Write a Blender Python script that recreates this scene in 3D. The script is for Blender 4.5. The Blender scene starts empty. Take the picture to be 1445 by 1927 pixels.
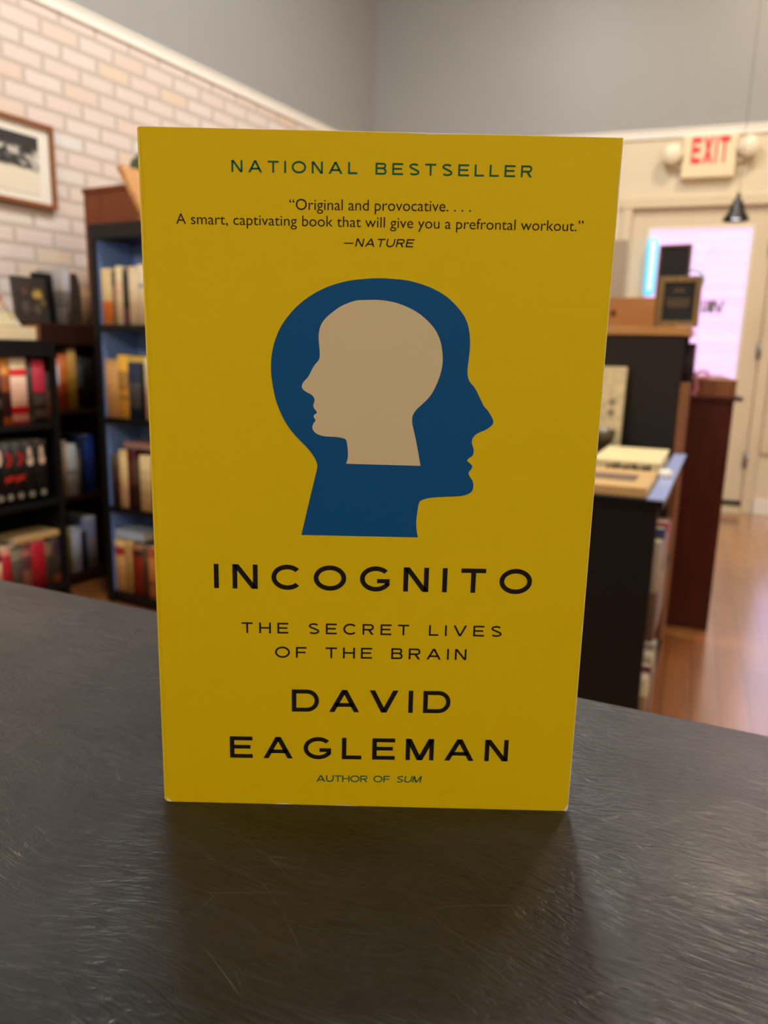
import bpy, bmesh, math, random
from mathutils import Vector
random.seed(7)
C = bpy.context.scene.collection
sc = bpy.context.scene
rad = math.radians

# ------------------------------------------------------------------ camera, exposure, world, lights
CTOP = 0.93454                       # counter height
cd = bpy.data.cameras.new('camera')
cam = bpy.data.objects.new('camera', cd); C.objects.link(cam)
cd.sensor_fit = 'HORIZONTAL'; cd.sensor_width = 7.0
cd.lens = 7.0 * 1420.0 / 1445.0
cd.clip_start = 0.01; cd.clip_end = 200
PITCH, ROLL = 0.20985, 0.023969
fwd = Vector((0, math.cos(PITCH), -math.sin(PITCH)))
up0 = Vector((0, math.sin(PITCH), math.cos(PITCH))); rt0 = Vector((1, 0, 0))
rt = math.cos(ROLL) * rt0 + math.sin(ROLL) * up0
up = -math.sin(ROLL) * rt0 + math.cos(ROLL) * up0
from mathutils import Matrix
M3 = Matrix((rt, up, -fwd)).transposed()
cam.matrix_world = Matrix.Translation((0.003836, -0.22108, 1.08)) @ M3.to_4x4()
cd.dof.use_dof = True; cd.dof.focus_distance = 0.222; cd.dof.aperture_fstop = 3.6
sc.camera = cam
sc.view_settings.view_transform = 'Standard'; sc.view_settings.look = 'None'
sc.view_settings.gamma = 1.0; sc.view_settings.use_curve_mapping = False
sc.view_settings.exposure = 0.0

w = bpy.data.worlds.new('sky'); sc.world = w; w.use_nodes = True
w.node_tree.nodes['Background'].inputs[0].default_value = (0.74, 0.78, 1.0, 1)
w.node_tree.nodes['Background'].inputs[1].default_value = 2.0

def light(name, kind, loc, power, col, size=0.3, rot=(0, 0, 0), **kw):
    l = bpy.data.lights.new(name, kind); l.energy = power; l.color = col
    if kind == 'AREA': l.shape = 'DISK'; l.size = size
    elif kind in ('POINT', 'SPOT'): l.shadow_soft_size = size
    for k, v in kw.items(): setattr(l, k, v)
    o = bpy.data.objects.new(name, l); C.objects.link(o)
    o.location = loc; o.rotation_euler = rot
    return o
WARM = (1.0, 0.82, 0.62); NEUT = (1.0, 0.97, 0.93)
sun = light('sun', 'SUN', (0, 0, 20), 2.4, (1.0, 0.90, 0.98)); sun.data.angle = 0.01
sun.rotation_euler = Vector((0.30, 0.78, -0.55)).to_track_quat('-Z', 'Y').to_euler()
# ceiling lamps of the shop
light('ceiling_lamp', 'AREA', (0.3, 3.2, 4.25), 72, NEUT, 0.5)
light('ceiling_lamp', 'AREA', (2.2, 3.6, 4.25), 52, WARM, 0.5)
light('ceiling_lamp', 'AREA', (-0.4, 1.4, 4.25), 60, NEUT, 0.5)
light('ceiling_lamp', 'AREA', (2.2, 0.6, 4.25), 40, NEUT, 0.5)
# unseen fill lights, added: one brightens the left shelves, two the yellow book
light('fill_light', 'POINT', (-1.6, 0.8, 1.95), 60, WARM, 0.15)
light('fill_light', 'POINT', (-1.0, -1.9, 2.6), 28, NEUT, 0.2)
light('fill_light', 'POINT', (1.1, -2.0, 2.6), 24, NEUT, 0.2)

# ------------------------------------------------------------------ helpers
def lin(c):
    return tuple((x / 12.92 if x <= 0.04045 else ((x + 0.055) / 1.055) ** 2.4) for x in [v / 255 for v in c]) + (1,)

def newmat(name):
    m = bpy.data.materials.new(name); m.use_nodes = True
    nt = m.node_tree; return m, nt, nt.nodes['Principled BSDF']

def mat(name, col, rough=0.6, spec=0.35, var=0.10, scale=30, stretch=(1, 1, 1), bump=0.0, metal=0.0):
    """plain paint / paper / cloth: base colour broken up by soft noise"""
    m, nt, b = newmat(name); N = nt.nodes; L = nt.links
    c = lin(col)
    tc = N.new('ShaderNodeTexCoord'); mp = N.new('ShaderNodeMapping'); mp.inputs['Scale'].default_value = stretch
    ns = N.new('ShaderNodeTexNoise'); ns.inputs['Scale'].default_value = scale; ns.inputs['Detail'].default_value = 4
    L.new(tc.outputs['Object'], mp.inputs['Vector']); L.new(mp.outputs[0], ns.inputs['Vector'])
    mx = N.new('ShaderNodeMix'); mx.data_type = 'RGBA'
    mx.inputs[6].default_value = tuple(x * (1 - var) for x in c[:3]) + (1,)
    mx.inputs[7].default_value = tuple(min(1, x * (1 + var)) for x in c[:3]) + (1,)
    L.new(ns.outputs[0], mx.inputs[0]); L.new(mx.outputs[2], b.inputs['Base Color'])
    b.inputs['Roughness'].default_value = rough; b.inputs['Specular IOR Level'].default_value = spec
    b.inputs['Metallic'].default_value = metal
    if bump:
        bp = N.new('ShaderNodeBump'); bp.inputs['Strength'].default_value = bump; bp.inputs['Distance'].default_value = 0.002
        L.new(ns.outputs[0], bp.inputs['Height']); L.new(bp.outputs[0], b.inputs['Normal'])
    return m

def wood(name, c1, c2, rough=0.45, axis='z', scale=6):
    m, nt, b = newmat(name); N = nt.nodes; L = nt.links
    tc = N.new('ShaderNodeTexCoord'); mp = N.new('ShaderNodeMapping')
    mp.inputs['Scale'].default_value = {'z': (8, 8, 0.7), 'x': (0.7, 8, 8), 'y': (8, 0.7, 8)}[axis]
    ns = N.new('ShaderNodeTexNoise'); ns.inputs['Scale'].default_value = scale; ns.inputs['Detail'].default_value = 6
    ns.inputs['Distortion'].default_value = 0.6
    L.new(tc.outputs['Object'], mp.inputs['Vector']); L.new(mp.outputs[0], ns.inputs['Vector'])
    rp = N.new('ShaderNodeValToRGB'); rp.color_ramp.elements[0].position = 0.3; rp.color_ramp.elements[1].position = 0.7
    rp.color_ramp.elements[0].color = lin(c1); rp.color_ramp.elements[1].color = lin(c2)
    L.new(ns.outputs[0], rp.inputs[0]); L.new(rp.outputs[0], b.inputs['Base Color'])
    b.inputs['Roughness'].default_value = rough; b.inputs['Specular IOR Level'].default_value = 0.3
    return m

def banded(name, bands, h, rough=0.5):
    """printed spine or board: colour fields stacked along the height (z in metres of the part)"""
    m, nt, b = newmat(name); N = nt.nodes; L = nt.links
    tc = N.new('ShaderNodeTexCoord'); sx = N.new('ShaderNodeSeparateXYZ'); L.new(tc.outputs['Object'], sx.inputs[0])
    dv = N.new('ShaderNodeMath'); dv.operation = 'DIVIDE'; dv.inputs[1].default_value = h; L.new(sx.outputs[2], dv.inputs[0])
    rp = N.new('ShaderNodeValToRGB'); rp.color_ramp.interpolation = 'CONSTANT'
    el = rp.color_ramp.elements
    el[0].position = 0; el[0].color = lin(bands[0][1])
    el[1].position = bands[1][0] if len(bands) > 1 else 0.999; el[1].color = lin(bands[1][1] if len(bands) > 1 else bands[0][1])
    for p, c in bands[2:]:
        e = el.new(p); e.color = lin(c)
    L.new(dv.outputs[0], rp.inputs[0])
    ns = N.new('ShaderNodeTexNoise'); ns.inputs['Scale'].default_value = 60; L.new(tc.outputs['Object'], ns.inputs['Vector'])
    mx = N.new('ShaderNodeMix'); mx.data_type = 'RGBA'; mx.blend_type = 'MULTIPLY'; mx.inputs[0].default_value = 0.25
    L.new(rp.outputs[0], mx.inputs[6]); L.new(ns.outputs[0], mx.inputs[7]); L.new(mx.outputs[2], b.inputs['Base Color'])
    b.inputs['Roughness'].default_value = rough; b.inputs['Specular IOR Level'].default_value = 0.3
    return m

def emit(name, col, s):
    m, nt, b = newmat(name)
    b.inputs['Base Color'].default_value = col + (1,); b.inputs['Emission Color'].default_value = col + (1,)
    b.inputs['Emission Strength'].default_value = s
    return m

class MB:
    def __init__(s): s.v = []; s.f = []; s.m = []; s.sm = []
    def face(s, pts, m=0, sm=False):
        n = len(s.v); s.v += [tuple(p) for p in pts]; s.f.append(list(range(n, n + len(pts)))); s.m.append(m); s.sm.append(sm)
    def grid(s, rows, m=0, sm=True, close=False):
        n = len(s.v); nr = len(rows); nc = len(rows[0])
        for r in rows: s.v += [tuple(p) for p in r]
        for i in range(nr - 1):
            for j in range(nc if close else nc - 1):
                k = (j + 1) % nc
                s.f.append([n + i * nc + j, n + i * nc + k, n + (i + 1) * nc + k, n + (i + 1) * nc + j]); s.m.append(m); s.sm.append(sm)
    def box(s, x0, x1, y0, y1, z0, z1, m=0):
        n = len(s.v)
        s.v += [(x, y, z) for z in (z0, z1) for y in (y0, y1) for x in (x0, x1)]
        for q in ((0, 2, 3, 1), (4, 5, 7, 6), (0, 1, 5, 4), (2, 6, 7, 3), (0, 4, 6, 2), (1, 3, 7, 5)):
            s.f.append([n + i for i in q]); s.m.append(m); s.sm.append(False)
        return s
    def lathe(s, prof, c=(0, 0, 0), axis='z', n=24, m=0, sm=True):
        rows = []
        for r, h in prof:
            row = []
            for k in range(n):
                a = 2 * math.pi * k / n
                p = (r * math.cos(a), r * math.sin(a), h)
                if axis == 'y': p = (p[0], h, -p[1])
                if axis == 'x': p = (h, p[0], p[1])
                row.append((p[0] + c[0], p[1] + c[1], p[2] + c[2]))
            rows.append(row)
        s.grid(rows, m, sm, True); return s
    def tube(s, pts, r, n=8, m=0):
        pts = [Vector(p) for p in pts]; rows = []
        for i, p in enumerate(pts):
            d = (pts[min(i + 1, len(pts) - 1)] - pts[max(i - 1, 0)]).normalized()
            a = d.orthogonal().normalized(); b = d.cross(a)
            if i and False: pass
            rows.append([p + r * (math.cos(t) * a + math.sin(t) * b) for t in [2 * math.pi * k / n for k in range(n)]])
        s.grid(rows, m, True, True); s.face(rows[0], m); s.face(rows[-1], m); return s
    def prism(s, poly, y0, y1, m=0):
        """polygon in x,z pushed from y0 to y1"""
        a = [(x, y0, z) for x, z in poly]; b = [(x, y1, z) for x, z in poly]
        s.face(a, m); s.face(b[::-1], m)
        for i in range(len(poly)):
            j = (i + 1) % len(poly); s.face([a[i], b[i], b[j], a[j]], m)
        return s

def obj(name, mb, mats, parent=None, bevel=0.0, loc=None, rz=0.0, weld=True):
    me = bpy.data.meshes.new(name); me.from_pydata(mb.v, [], mb.f)
    if not isinstance(mats, (list, tuple)): mats = [mats]
    for m in mats: me.materials.append(m)
    for i, p in enumerate(me.polygons): p.material_index = mb.m[i]; p.use_smooth = mb.sm[i]
    bm = bmesh.new(); bm.from_mesh(me)
    if weld: bmesh.ops.remove_doubles(bm, verts=bm.verts, dist=1e-7)
    bmesh.ops.recalc_face_normals(bm, faces=bm.faces); bm.to_mesh(me); bm.free()
    o = bpy.data.objects.new(name, me); C.objects.link(o)
    if parent: o.parent = parent
    if loc: o.location = loc
    o.rotation_euler = (0, 0, rz)
    if bevel:
        b = o.modifiers.new('bevel', 'BEVEL'); b.width = bevel; b.segments = 2; b.limit_method = 'ANGLE'
    return o

def thing(name, label, cat, loc=(0, 0, 0), rz=0, group=None, rot=None):
    o = bpy.data.objects.new(name, None); C.objects.link(o); o.empty_display_size = 0.05
    o.location = loc; o.rotation_euler = rot if rot else (0, 0, rz)
    o['label'] = label; o['category'] = cat
    if group: o['group'] = group
    return o
def tag(o, label, cat, group=None):
    o['label'] = label; o['category'] = cat
    if group: o['group'] = group
    return o
def struct(o): o['kind'] = 'structure'; return o

# ------------------------------------------------------------------ place frames
K = Vector((-0.096, 6.14, 0)); AB = rad(61)
UB = Vector((-math.cos(AB), -math.sin(AB), 0)); NB = Vector((math.sin(AB), -math.cos(AB), 0))
def BW(s, d, z=0): return K + UB * s + NB * d + Vector((0, 0, z))          # along brick wall, out of it, height
RZ_WALL = rad(61)                    # things that face away from the brick wall
RZ_PERP = rad(-29)                   # things that stand square to it and face the counter
AD = rad(-19)
D0 = Vector((2.595, 5.102, 0)); ED = Vector((math.cos(AD), math.sin(AD), 0)); OD = Vector((-math.sin(AD), math.cos(AD), 0))
def DW(t, n, z=0): return D0 + ED * t - OD * n + Vector((0, 0, z))          # along door wall, into the room, height

# ------------------------------------------------------------------ materials
def brickmat():
    m, nt, b = newmat('white_brick'); N = nt.nodes; L = nt.links
    tc = N.new('ShaderNodeTexCoord'); sx = N.new('ShaderNodeSeparateXYZ'); cb = N.new('ShaderNodeCombineXYZ')
    L.new(tc.outputs['Object'], sx.inputs[0])
    ax = N.new('ShaderNodeMath'); ax.inputs[1].default_value = 20.138 - 0.0
    az = N.new('ShaderNodeMath'); az.inputs[1].default_value = -0.0135
    L.new(sx.outputs[0], ax.inputs[0]); L.new(sx.outputs[2], az.inputs[0])
    L.new(ax.outputs[0], cb.inputs[0]); L.new(az.outputs[0], cb.inputs[1])
    nz = N.new('ShaderNodeTexNoise'); nz.inputs['Scale'].default_value = 14; nz.inputs['Detail'].default_value = 3
    L.new(tc.outputs['Object'], nz.inputs['Vector'])
    vm = N.new('ShaderNodeMix'); vm.data_type = 'VECTOR'; vm.inputs[0].default_value = 0.008
    L.new(cb.outputs[0], vm.inputs[4]); L.new(nz.outputs[1], vm.inputs[5])
    br = N.new('ShaderNodeTexBrick'); br.offset = 0.5; br.squash = 1
    br.inputs['Scale'].default_value = 1; br.inputs['Brick Width'].default_value = 0.2008; br.inputs['Row Height'].default_value = 0.0745
    br.inputs['Mortar Size'].default_value = 0.0145; br.inputs['Mortar Smooth'].default_value = 0.5; br.inputs['Bias'].default_value = 0
    br.inputs['Color1'].default_value = (0, 0, 0, 1); br.inputs['Color2'].default_value = (1, 1, 1, 1); br.inputs['Mortar'].default_value = (0.5, 0.5, 0.5, 1)
    L.new(vm.outputs[1], br.inputs['Vector'])
    rp = N.new('ShaderNodeValToRGB'); e = rp.color_ramp.elements
    e[0].position = 0.0; e[0].color = lin((216, 198, 176)); e[1].position = 1.0; e[1].color = lin((212, 218, 220))
    for p, c in ((0.12, (216, 198, 184)), (0.3, (216, 204, 198)), (0.5, (218, 208, 204)), (0.75, (216, 200, 194)), (0.92, (216, 208, 202))):
        x = e.new(p); x.color = lin(c)
    L.new(br.outputs['Color'], rp.inputs[0])
    mx = N.new('ShaderNodeMix'); mx.data_type = 'RGBA'; mx.inputs[7].default_value = lin((190, 178, 168))
    L.new(br.outputs['Fac'], mx.inputs[0]); L.new(rp.outputs[0], mx.inputs[6]); L.new(mx.outputs[2], b.inputs['Base Color'])
    iv = N.new('ShaderNodeMath'); iv.operation = 'SUBTRACT'; iv.inputs[0].default_value = 1; L.new(br.outputs['Fac'], iv.inputs[1])
    bp = N.new('ShaderNodeBump'); bp.inputs['Strength'].default_value = 0.35; bp.inputs['Distance'].default_value = 0.004
    L.new(iv.outputs[0], bp.inputs['Height']); L.new(bp.outputs[0], b.inputs['Normal'])
    b.inputs['Roughness'].default_value = 0.6; b.inputs['Specular IOR Level'].default_value = 0.145
    return m
def floormat():
    m, nt, b = newmat('plank_floor'); N = nt.nodes; L = nt.links
    tc = N.new('ShaderNodeTexCoord'); mp = N.new('ShaderNodeMapping'); mp.inputs['Rotation'].default_value = (0, 0, rad(-68))
    L.new(tc.outputs['Object'], mp.inputs['Vector'])
    br = N.new('ShaderNodeTexBrick'); br.offset = 0.37
    br.inputs['Scale'].default_value = 1; br.inputs['Brick Width'].default_value = 1.3; br.inputs['Row Height'].default_value = 0.085
    br.inputs['Mortar Size'].default_value = 0.0015; br.inputs['Bias'].default_value = 0
    br.inputs['Color1'].default_value = lin((166, 98, 46)); br.inputs['Color2'].default_value = lin((192, 124, 64)); br.inputs['Mortar'].default_value = lin((92, 58, 34))
    L.new(mp.outputs[0], br.inputs['Vector'])
    m2 = N.new('ShaderNodeMapping'); m2.inputs['Scale'].default_value = (1.5, 22, 1); L.new(mp.outputs[0], m2.inputs['Vector'])
    ns = N.new('ShaderNodeTexNoise'); ns.inputs['Scale'].default_value = 3; ns.inputs['Detail'].default_value = 5; L.new(m2.outputs[0], ns.inputs['Vector'])
    mx = N.new('ShaderNodeMix'); mx.data_type = 'RGBA'; mx.blend_type = 'MULTIPLY'; mx.inputs[0].default_value = 0.45
    L.new(br.outputs['Color'], mx.inputs[6]); L.new(ns.outputs[0], mx.inputs[7]); L.new(mx.outputs[2], b.inputs['Base Color'])
    b.inputs['Roughness'].default_value = 0.3; b.inputs['Specular IOR Level'].default_value = 0.6
    b.inputs['Coat Weight'].default_value = 1.0; b.inputs['Coat IOR'].default_value = 1.9; b.inputs['Coat Roughness'].default_value = 0.2
    return m
def countermat():
    m, nt, b = newmat('dark_brushed_counter'); N = nt.nodes; L = nt.links
    tc0 = N.new('ShaderNodeTexCoord')
    wn_ = N.new('ShaderNodeTexNoise'); wn_.inputs['Scale'].default_value = 9; wn_.inputs['Detail'].default_value = 1; L.new(tc0.outputs['Object'], wn_.inputs['Vector'])
    wm = N.new('ShaderNodeVectorMath'); wm.operation = 'MULTIPLY_ADD'; wm.inputs[1].default_value = (.05, .05, 0)
    L.new(wn_.outputs[1], wm.inputs[0]); L.new(tc0.outputs['Object'], wm.inputs[2])
    class tc: outputs = {'Object': wm.outputs[0]}
    def noise(scale, stretch, rot, detail=6, dist=0.4):
        mp = N.new('ShaderNodeMapping'); mp.inputs['Scale'].default_value = stretch; mp.inputs['Rotation'].default_value = (0, 0, rad(rot))
        L.new(tc.outputs['Object'], mp.inputs['Vector'])
        n = N.new('ShaderNodeTexNoise'); n.inputs['Scale'].default_value = scale; n.inputs['Detail'].default_value = detail
        n.inputs['Distortion'].default_value = dist; L.new(mp.outputs[0], n.inputs['Vector']); return n
    a = noise(480, (0.24, 1, 1), 8, 6, 1.6); c = noise(440, (0.26, 1, 1), -46, 6, 1.6); big = noise(16, (1, 1, 1), 0, 3)
    mk = N.new('ShaderNodeValToRGB'); mk.color_ramp.elements[0].position = 0.42; mk.color_ramp.elements[1].position = 0.58; L.new(big.outputs[0], mk.inputs[0])
    hx = N.new('ShaderNodeMix'); hx.data_type = 'FLOAT'; L.new(mk.outputs[0], hx.inputs[0]); L.new(a.outputs[0], hx.inputs[2]); L.new(c.outputs[0], hx.inputs[3])
    cl = N.new('ShaderNodeValToRGB'); cl.color_ramp.elements[0].position = 0.36; cl.color_ramp.elements[1].position = 0.66
    cl.color_ramp.elements[0].color = lin((19, 20, 22)); cl.color_ramp.elements[1].color = lin((42, 43, 46)); mo = noise(24, (.5, 1, 1), -20, 4, 1.0)
    hm = N.new('ShaderNodeMix'); hm.data_type = 'FLOAT'; hm.inputs[0].default_value = 0.5; L.new(hx.outputs[0], hm.inputs[2]); L.new(mo.outputs[0], hm.inputs[3])
    L.new(hm.outputs[0], cl.inputs[0])
    # pale scratches and specks
    def scratch(scale, rot, stretch, thr):
        mp = N.new('ShaderNodeMapping'); mp.inputs['Scale'].default_value = stretch; mp.inputs['Rotation'].default_value = (0, 0, rad(rot))
        L.new(tc.outputs['Object'], mp.inputs['Vector'])
        v = N.new('ShaderNodeTexVoronoi'); v.feature = 'DISTANCE_TO_EDGE'; v.inputs['Scale'].default_value = scale; L.new(mp.outputs[0], v.inputs['Vector'])
        lt = N.new('ShaderNodeMath'); lt.operation = 'LESS_THAN'; lt.inputs[1].default_value = thr; L.new(v.outputs[0], lt.inputs[0]); return lt
    s1 = scratch(12, 25, (1, 3.2, 1), 0.0010); s2 = scratch(14, -58, (1, 2.6, 1), 0.0011)
    gate = noise(26, (1, 1, 1), 40, 2); gr = N.new('ShaderNodeValToRGB'); gr.color_ramp.elements[0].position = 0.50; gr.color_ramp.elements[1].position = 0.66; L.new(gate.outputs[0], gr.inputs[0])
    mxm = N.new('ShaderNodeMath'); mxm.operation = 'MAXIMUM'; L.new(s1.outputs[0], mxm.inputs[0]); L.new(s2.outputs[0], mxm.inputs[1])
    gm = N.new('ShaderNodeMath'); gm.operation = 'MULTIPLY'; L.new(mxm.outputs[0], gm.inputs[0]); L.new(gr.outputs[0], gm.inputs[1])
    vs = N.new('ShaderNodeTexVoronoi'); vs.inputs['Scale'].default_value = 55; L.new(tc.outputs['Object'], vs.inputs['Vector'])
    sp = N.new('ShaderNodeMath'); sp.operation = 'LESS_THAN'; sp.inputs[1].default_value = 0.022; L.new(vs.outputs[0], sp.inputs[0])
    mall = N.new('ShaderNodeMath'); mall.operation = 'MAXIMUM'; L.new(gm.outputs[0], mall.inputs[0]); L.new(sp.outputs[0], mall.inputs[1])
    fac = N.new('ShaderNodeMath'); fac.operation = 'MULTIPLY'; fac.inputs[1].default_value = 0.40; L.new(mall.outputs[0], fac.inputs[0])
    mx = N.new('ShaderNodeMix'); mx.data_type = 'RGBA'; mx.inputs[7].default_value = lin((150, 146, 138))
    L.new(fac.outputs[0], mx.inputs[0]); L.new(cl.outputs[0], mx.inputs[6]); L.new(mx.outputs[2], b.inputs['Base Color'])
    bp = N.new('ShaderNodeBump'); bp.inputs['Strength'].default_value = 0.5; bp.inputs['Distance'].default_value = 0.0008
    L.new(hx.outputs[0], bp.inputs['Height']); L.new(bp.outputs[0], b.inputs['Normal'])
    b.inputs['Roughness'].default_value = 0.3; b.inputs['Specular IOR Level'].default_value = 0.45
    return m
def glassmat():
    m, nt, b = newmat('thin_glass'); N = nt.nodes; L = nt.links
    t = N.new('ShaderNodeBsdfTransparent'); t.inputs[0].default_value = (0.97, 0.97, 0.98, 1)
    g = N.new('ShaderNodeBsdfGlossy'); g.inputs['Roughness'].default_value = 0.02
    fr = N.new('ShaderNodeFresnel'); fr.inputs[0].default_value = 1.45
    mx = N.new('ShaderNodeMixShader'); L.new(fr.outputs[0], mx.inputs[0]); L.new(t.outputs[0], mx.inputs[1]); L.new(g.outputs[0], mx.inputs[2])
    L.new(mx.outputs[0], N['Material Output'].inputs[0]); return m
def facademat():
    m, nt, b = newmat('pink_facade'); N = nt.nodes; L = nt.links
    tc = N.new('ShaderNodeTexCoord'); sx = N.new('ShaderNodeSeparateXYZ'); cb = N.new('ShaderNodeCombineXYZ')
    L.new(tc.outputs['Object'], sx.inputs[0]); L.new(sx.outputs[0], cb.inputs[0]); L.new(sx.outputs[2], cb.inputs[1])
    br = N.new('ShaderNodeTexBrick'); br.inputs['Scale'].default_value = 1; br.inputs['Brick Width'].default_value = 1.9; br.inputs['Row Height'].default_value = 0.11
    br.inputs['Mortar Size'].default_value = 0.018; br.inputs['Mortar Smooth'].default_value = 0.6; br.inputs['Bias'].default_value = 0
    br.inputs['Color1'].default_value = lin((230, 176, 206)); br.inputs['Color2'].default_value = lin((234, 190, 218)); br.inputs['Mortar'].default_value = lin((238, 206, 232))
    L.new(cb.outputs[0], br.inputs['Vector']); L.new(br.outputs['Color'], b.inputs['Base Color']); b.inputs['Roughness'].default_value = 0.9
    return m

WALLGREY = mat('grey_wall_paint', (150, 151, 150), 0.42, 0.4, 0.04, 3)
CREAM = mat('cream_wall_paint', (218, 206, 180), 0.5, 0.3, 0.03, 4)
DOORW = mat('cream_door_paint', (214, 198, 170), 0.42, 0.35, 0.03, 4)
WHITE = mat('white_trim_paint', (232, 228, 220), 0.4, 0.4, 0.02, 8)
BLACK = mat('black_laminate', (14, 12, 12), 0.5, 0.3, 0.2, 20)
BLACKG = mat('black_gloss_laminate', (20, 19, 20), 0.22, 0.6, 0.1, 20)
CHAR = mat('charcoal_panel', (38, 33, 31), 0.7, 0.2, 0.1, 60)
BLUEB = mat('blue_grey_backing', (112, 144, 206), 0.6, 0.25, 0.05, 6)
DKBROWN = wood('dark_brown_wood', (38, 18, 12), (54, 27, 17))
REDBROWN = wood('red_brown_wood', (104, 50, 24), (128, 66, 34))
MAHOG = wood('mahogany_wood', (66, 20, 14), (84, 30, 20), 0.4)
TAN = wood('tan_wood', (168, 118, 66), (196, 146, 88), 0.5, 'x')
MIDBR = wood('mid_brown_wood', (120, 76, 46), (150, 98, 60), 0.5)
PINE = wood('knotty_pine', (158, 104, 58), (182, 126, 74), 0.55, 'x', 4)
PAPER = mat('page_paper', (214, 202, 176), 0.85, 0.1, 0.08, 200, (1, 1, 8))
PAPERW = mat('white_paper', (236, 232, 222), 0.8, 0.15, 0.04, 120)
GLASS = glassmat()
METAL = mat('brushed_steel', (150, 148, 144), 0.35, 0.5, 0.05, 40, metal=0.9)

# ------------------------------------------------------------------ setting
H = 4.4
END = Vector((-4.1, -1.12, 0))       # brick wall end behind the camera
LBW = 8.3
mb = MB()                            # local x runs from far end to corner, y into the wall
mb.box(-LBW, 0.15, 0, 0.15, 0, 2.55, 0); mb.box(-LBW, 0.15, 0, 0.15, 2.55, H, 1)
struct(obj('wall_left', mb, [brickmat(), WALLGREY], loc=K, rz=RZ_WALL))
mb = MB(); mb.box(-LBW, -0.0, -0.012, 0, 2.540, 2.592)
mb.box(-LBW, 0, -0.017, 0, 2.585, 2.60)
struct(obj('trim_1', mb, WHITE, loc=K, rz=RZ_WALL, bevel=0.004))
TK = -2.84; TE = 1.75
WX0, WX1, WZ0, WZ1 = 0.11, 1.55, 0.50, 2.35     # shop window beside the door
mb = MB()
for (a, b_, z0, z1) in ((TK - 0.2, -0.955, 0, 2.55), (-0.02, WX0, 0, 2.55), (WX1, TE, 0, 2.55), (WX0, WX1, 0, WZ0), (WX0, WX1, WZ1, 2.55), (-0.955, -0.02, 2.10, 2.55)):
    mb.box(a, b_, 0, 0.16, z0, z1, 0)
mb.box(TK - 0.2, TE, 0, 0.16, 2.55, H, 1)
struct(obj('wall_back', mb, [CREAM, WALLGREY], loc=D0, rz=AD))
mb = MB(); mb.box(TK, TE, -0.014, 0, 2.540, 2.592); mb.box(TK, TE, -0.02, 0, 2.585, 2.60)
struct(obj('trim_2', mb, WHITE, loc=D0, rz=AD, bevel=0.004))
mb = MB(); mb.box(0.05, TE, -0.014, 0, 0, 0.11); mb.box(TK, -1.01, -0.014, 0, 0, 0.11)
struct(obj('baseboard_back', mb, WHITE, loc=D0, rz=AD, bevel=0.003))
# right, front, floor, ceiling close the shop
E1 = DW(TE, 0); F1 = Vector((1.75, -2.6, 0)); G1 = K + UB * LBW
def wallbetween(name, p, q, m):
    d = q - p; L_ = d.length; a = math.atan2(d.y, d.x)
    mb = MB(); mb.box(-0.15, L_ + 0.15, -0.15, 0, 0, H)
    return struct(obj(name, mb, m, loc=p, rz=a))
wallbetween('wall_right', F1, E1, CREAM).location = F1
bpy.data.objects['wall_right'].location = F1
wallbetween('wall_front', G1, F1, CREAM)
poly = [K + UB * -0.3, DW(TE + 0.3, -0.16), F1 + Vector((0.4, -0.5, 0)), G1 + Vector((-0.5, -0.5, 0))]
poly[0] = K + Vector((-0.3, 0.3, 0))
def slab(name, z0, z1, m):
    mb = MB(); a = [(p.x, p.y, z0) for p in poly]; b = [(p.x, p.y, z1) for p in poly]
    mb.face(a); mb.face(b)
    for i in range(4): mb.face([a[i], a[(i + 1) % 4], b[(i + 1) % 4], b[i]])
    return struct(obj(name, mb, m))
slab('floor', -0.06, 0.0, floormat())
slab('ceiling', H, H + 0.1, mat('ceiling_paint', (168, 168, 170), 0.8, 0.1, 0.03, 4))

wn = struct(thing('window_1', 'shop window to the right of the exit door', 'window', D0, AD))
mb = MB()
for (a, b_, z0, z1) in ((WX0 - .06, WX0 + .03, WZ0 - .06, WZ1 + .06), (WX1 - .03, WX1 + .06, WZ0 - .06, WZ1 + .06), (WX0 + .03, WX1 - .03, WZ1 - .03, WZ1 + .06), (WX0 + .03, WX1 - .03, WZ0 - .06, WZ0 + .03)):
    mb.box(a, b_, -.02, .12, z0, z1)
obj('window_frame', mb, DOORW, wn, .004)
mb = MB(); mb.box(WX0 + .02, WX1 - .02, .05, .056, WZ0 + .02, WZ1 - .02); obj('glass_pane', mb, GLASS, wn)
# door with its casing, glass, hinges and what is stuck on the glass
door = struct(thing('door_1', 'cream exit door with a large glass pane and grey hinges', 'door', D0, AD)); door['kind'] = 'structure'
mb = MB(); mb.box(-1.015, -0.945, -0.022, 0.12, 0, 2.155); mb.box(-0.03, 0.04, -0.022, 0.12, 0, 2.155); mb.box(-1.03, 0.055, -0.028, 0.12, 2.095, 2.165)
obj('door_casing', mb, DOORW, door, 0.005)
mb = MB()
for (a, b_, z0, z1) in ((-0.943, -0.818, 0.03, 2.09), (-0.162, -0.033, 0.03, 2.09), (-0.818, -0.162, 1.955, 2.09), (-0.818, -0.162, 0.03, 0.935)):
    mb.box(a, b_, 0.012, 0.055, z0, z1)
obj('door_leaf', mb, DOORW, door, 0.003)
mb = MB()
for (a, b_, z0, z1) in ((-0.832, -0.812, 0.925, 1.97), (-0.168, -0.148, 0.925, 1.97), (-0.812, -0.168, 1.95, 1.97), (-0.812, -0.168, 0.925, 0.945)):
    mb.box(a, b_, 0.004, 0.02, z0, z1)
obj('glazing_bead', mb, WHITE, door, 0.002)
mb = MB(); mb.box(-0.825, -0.155, 0.03, 0.036, 0.93, 1.965); obj('glass_pane', mb, GLASS, door)
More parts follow.
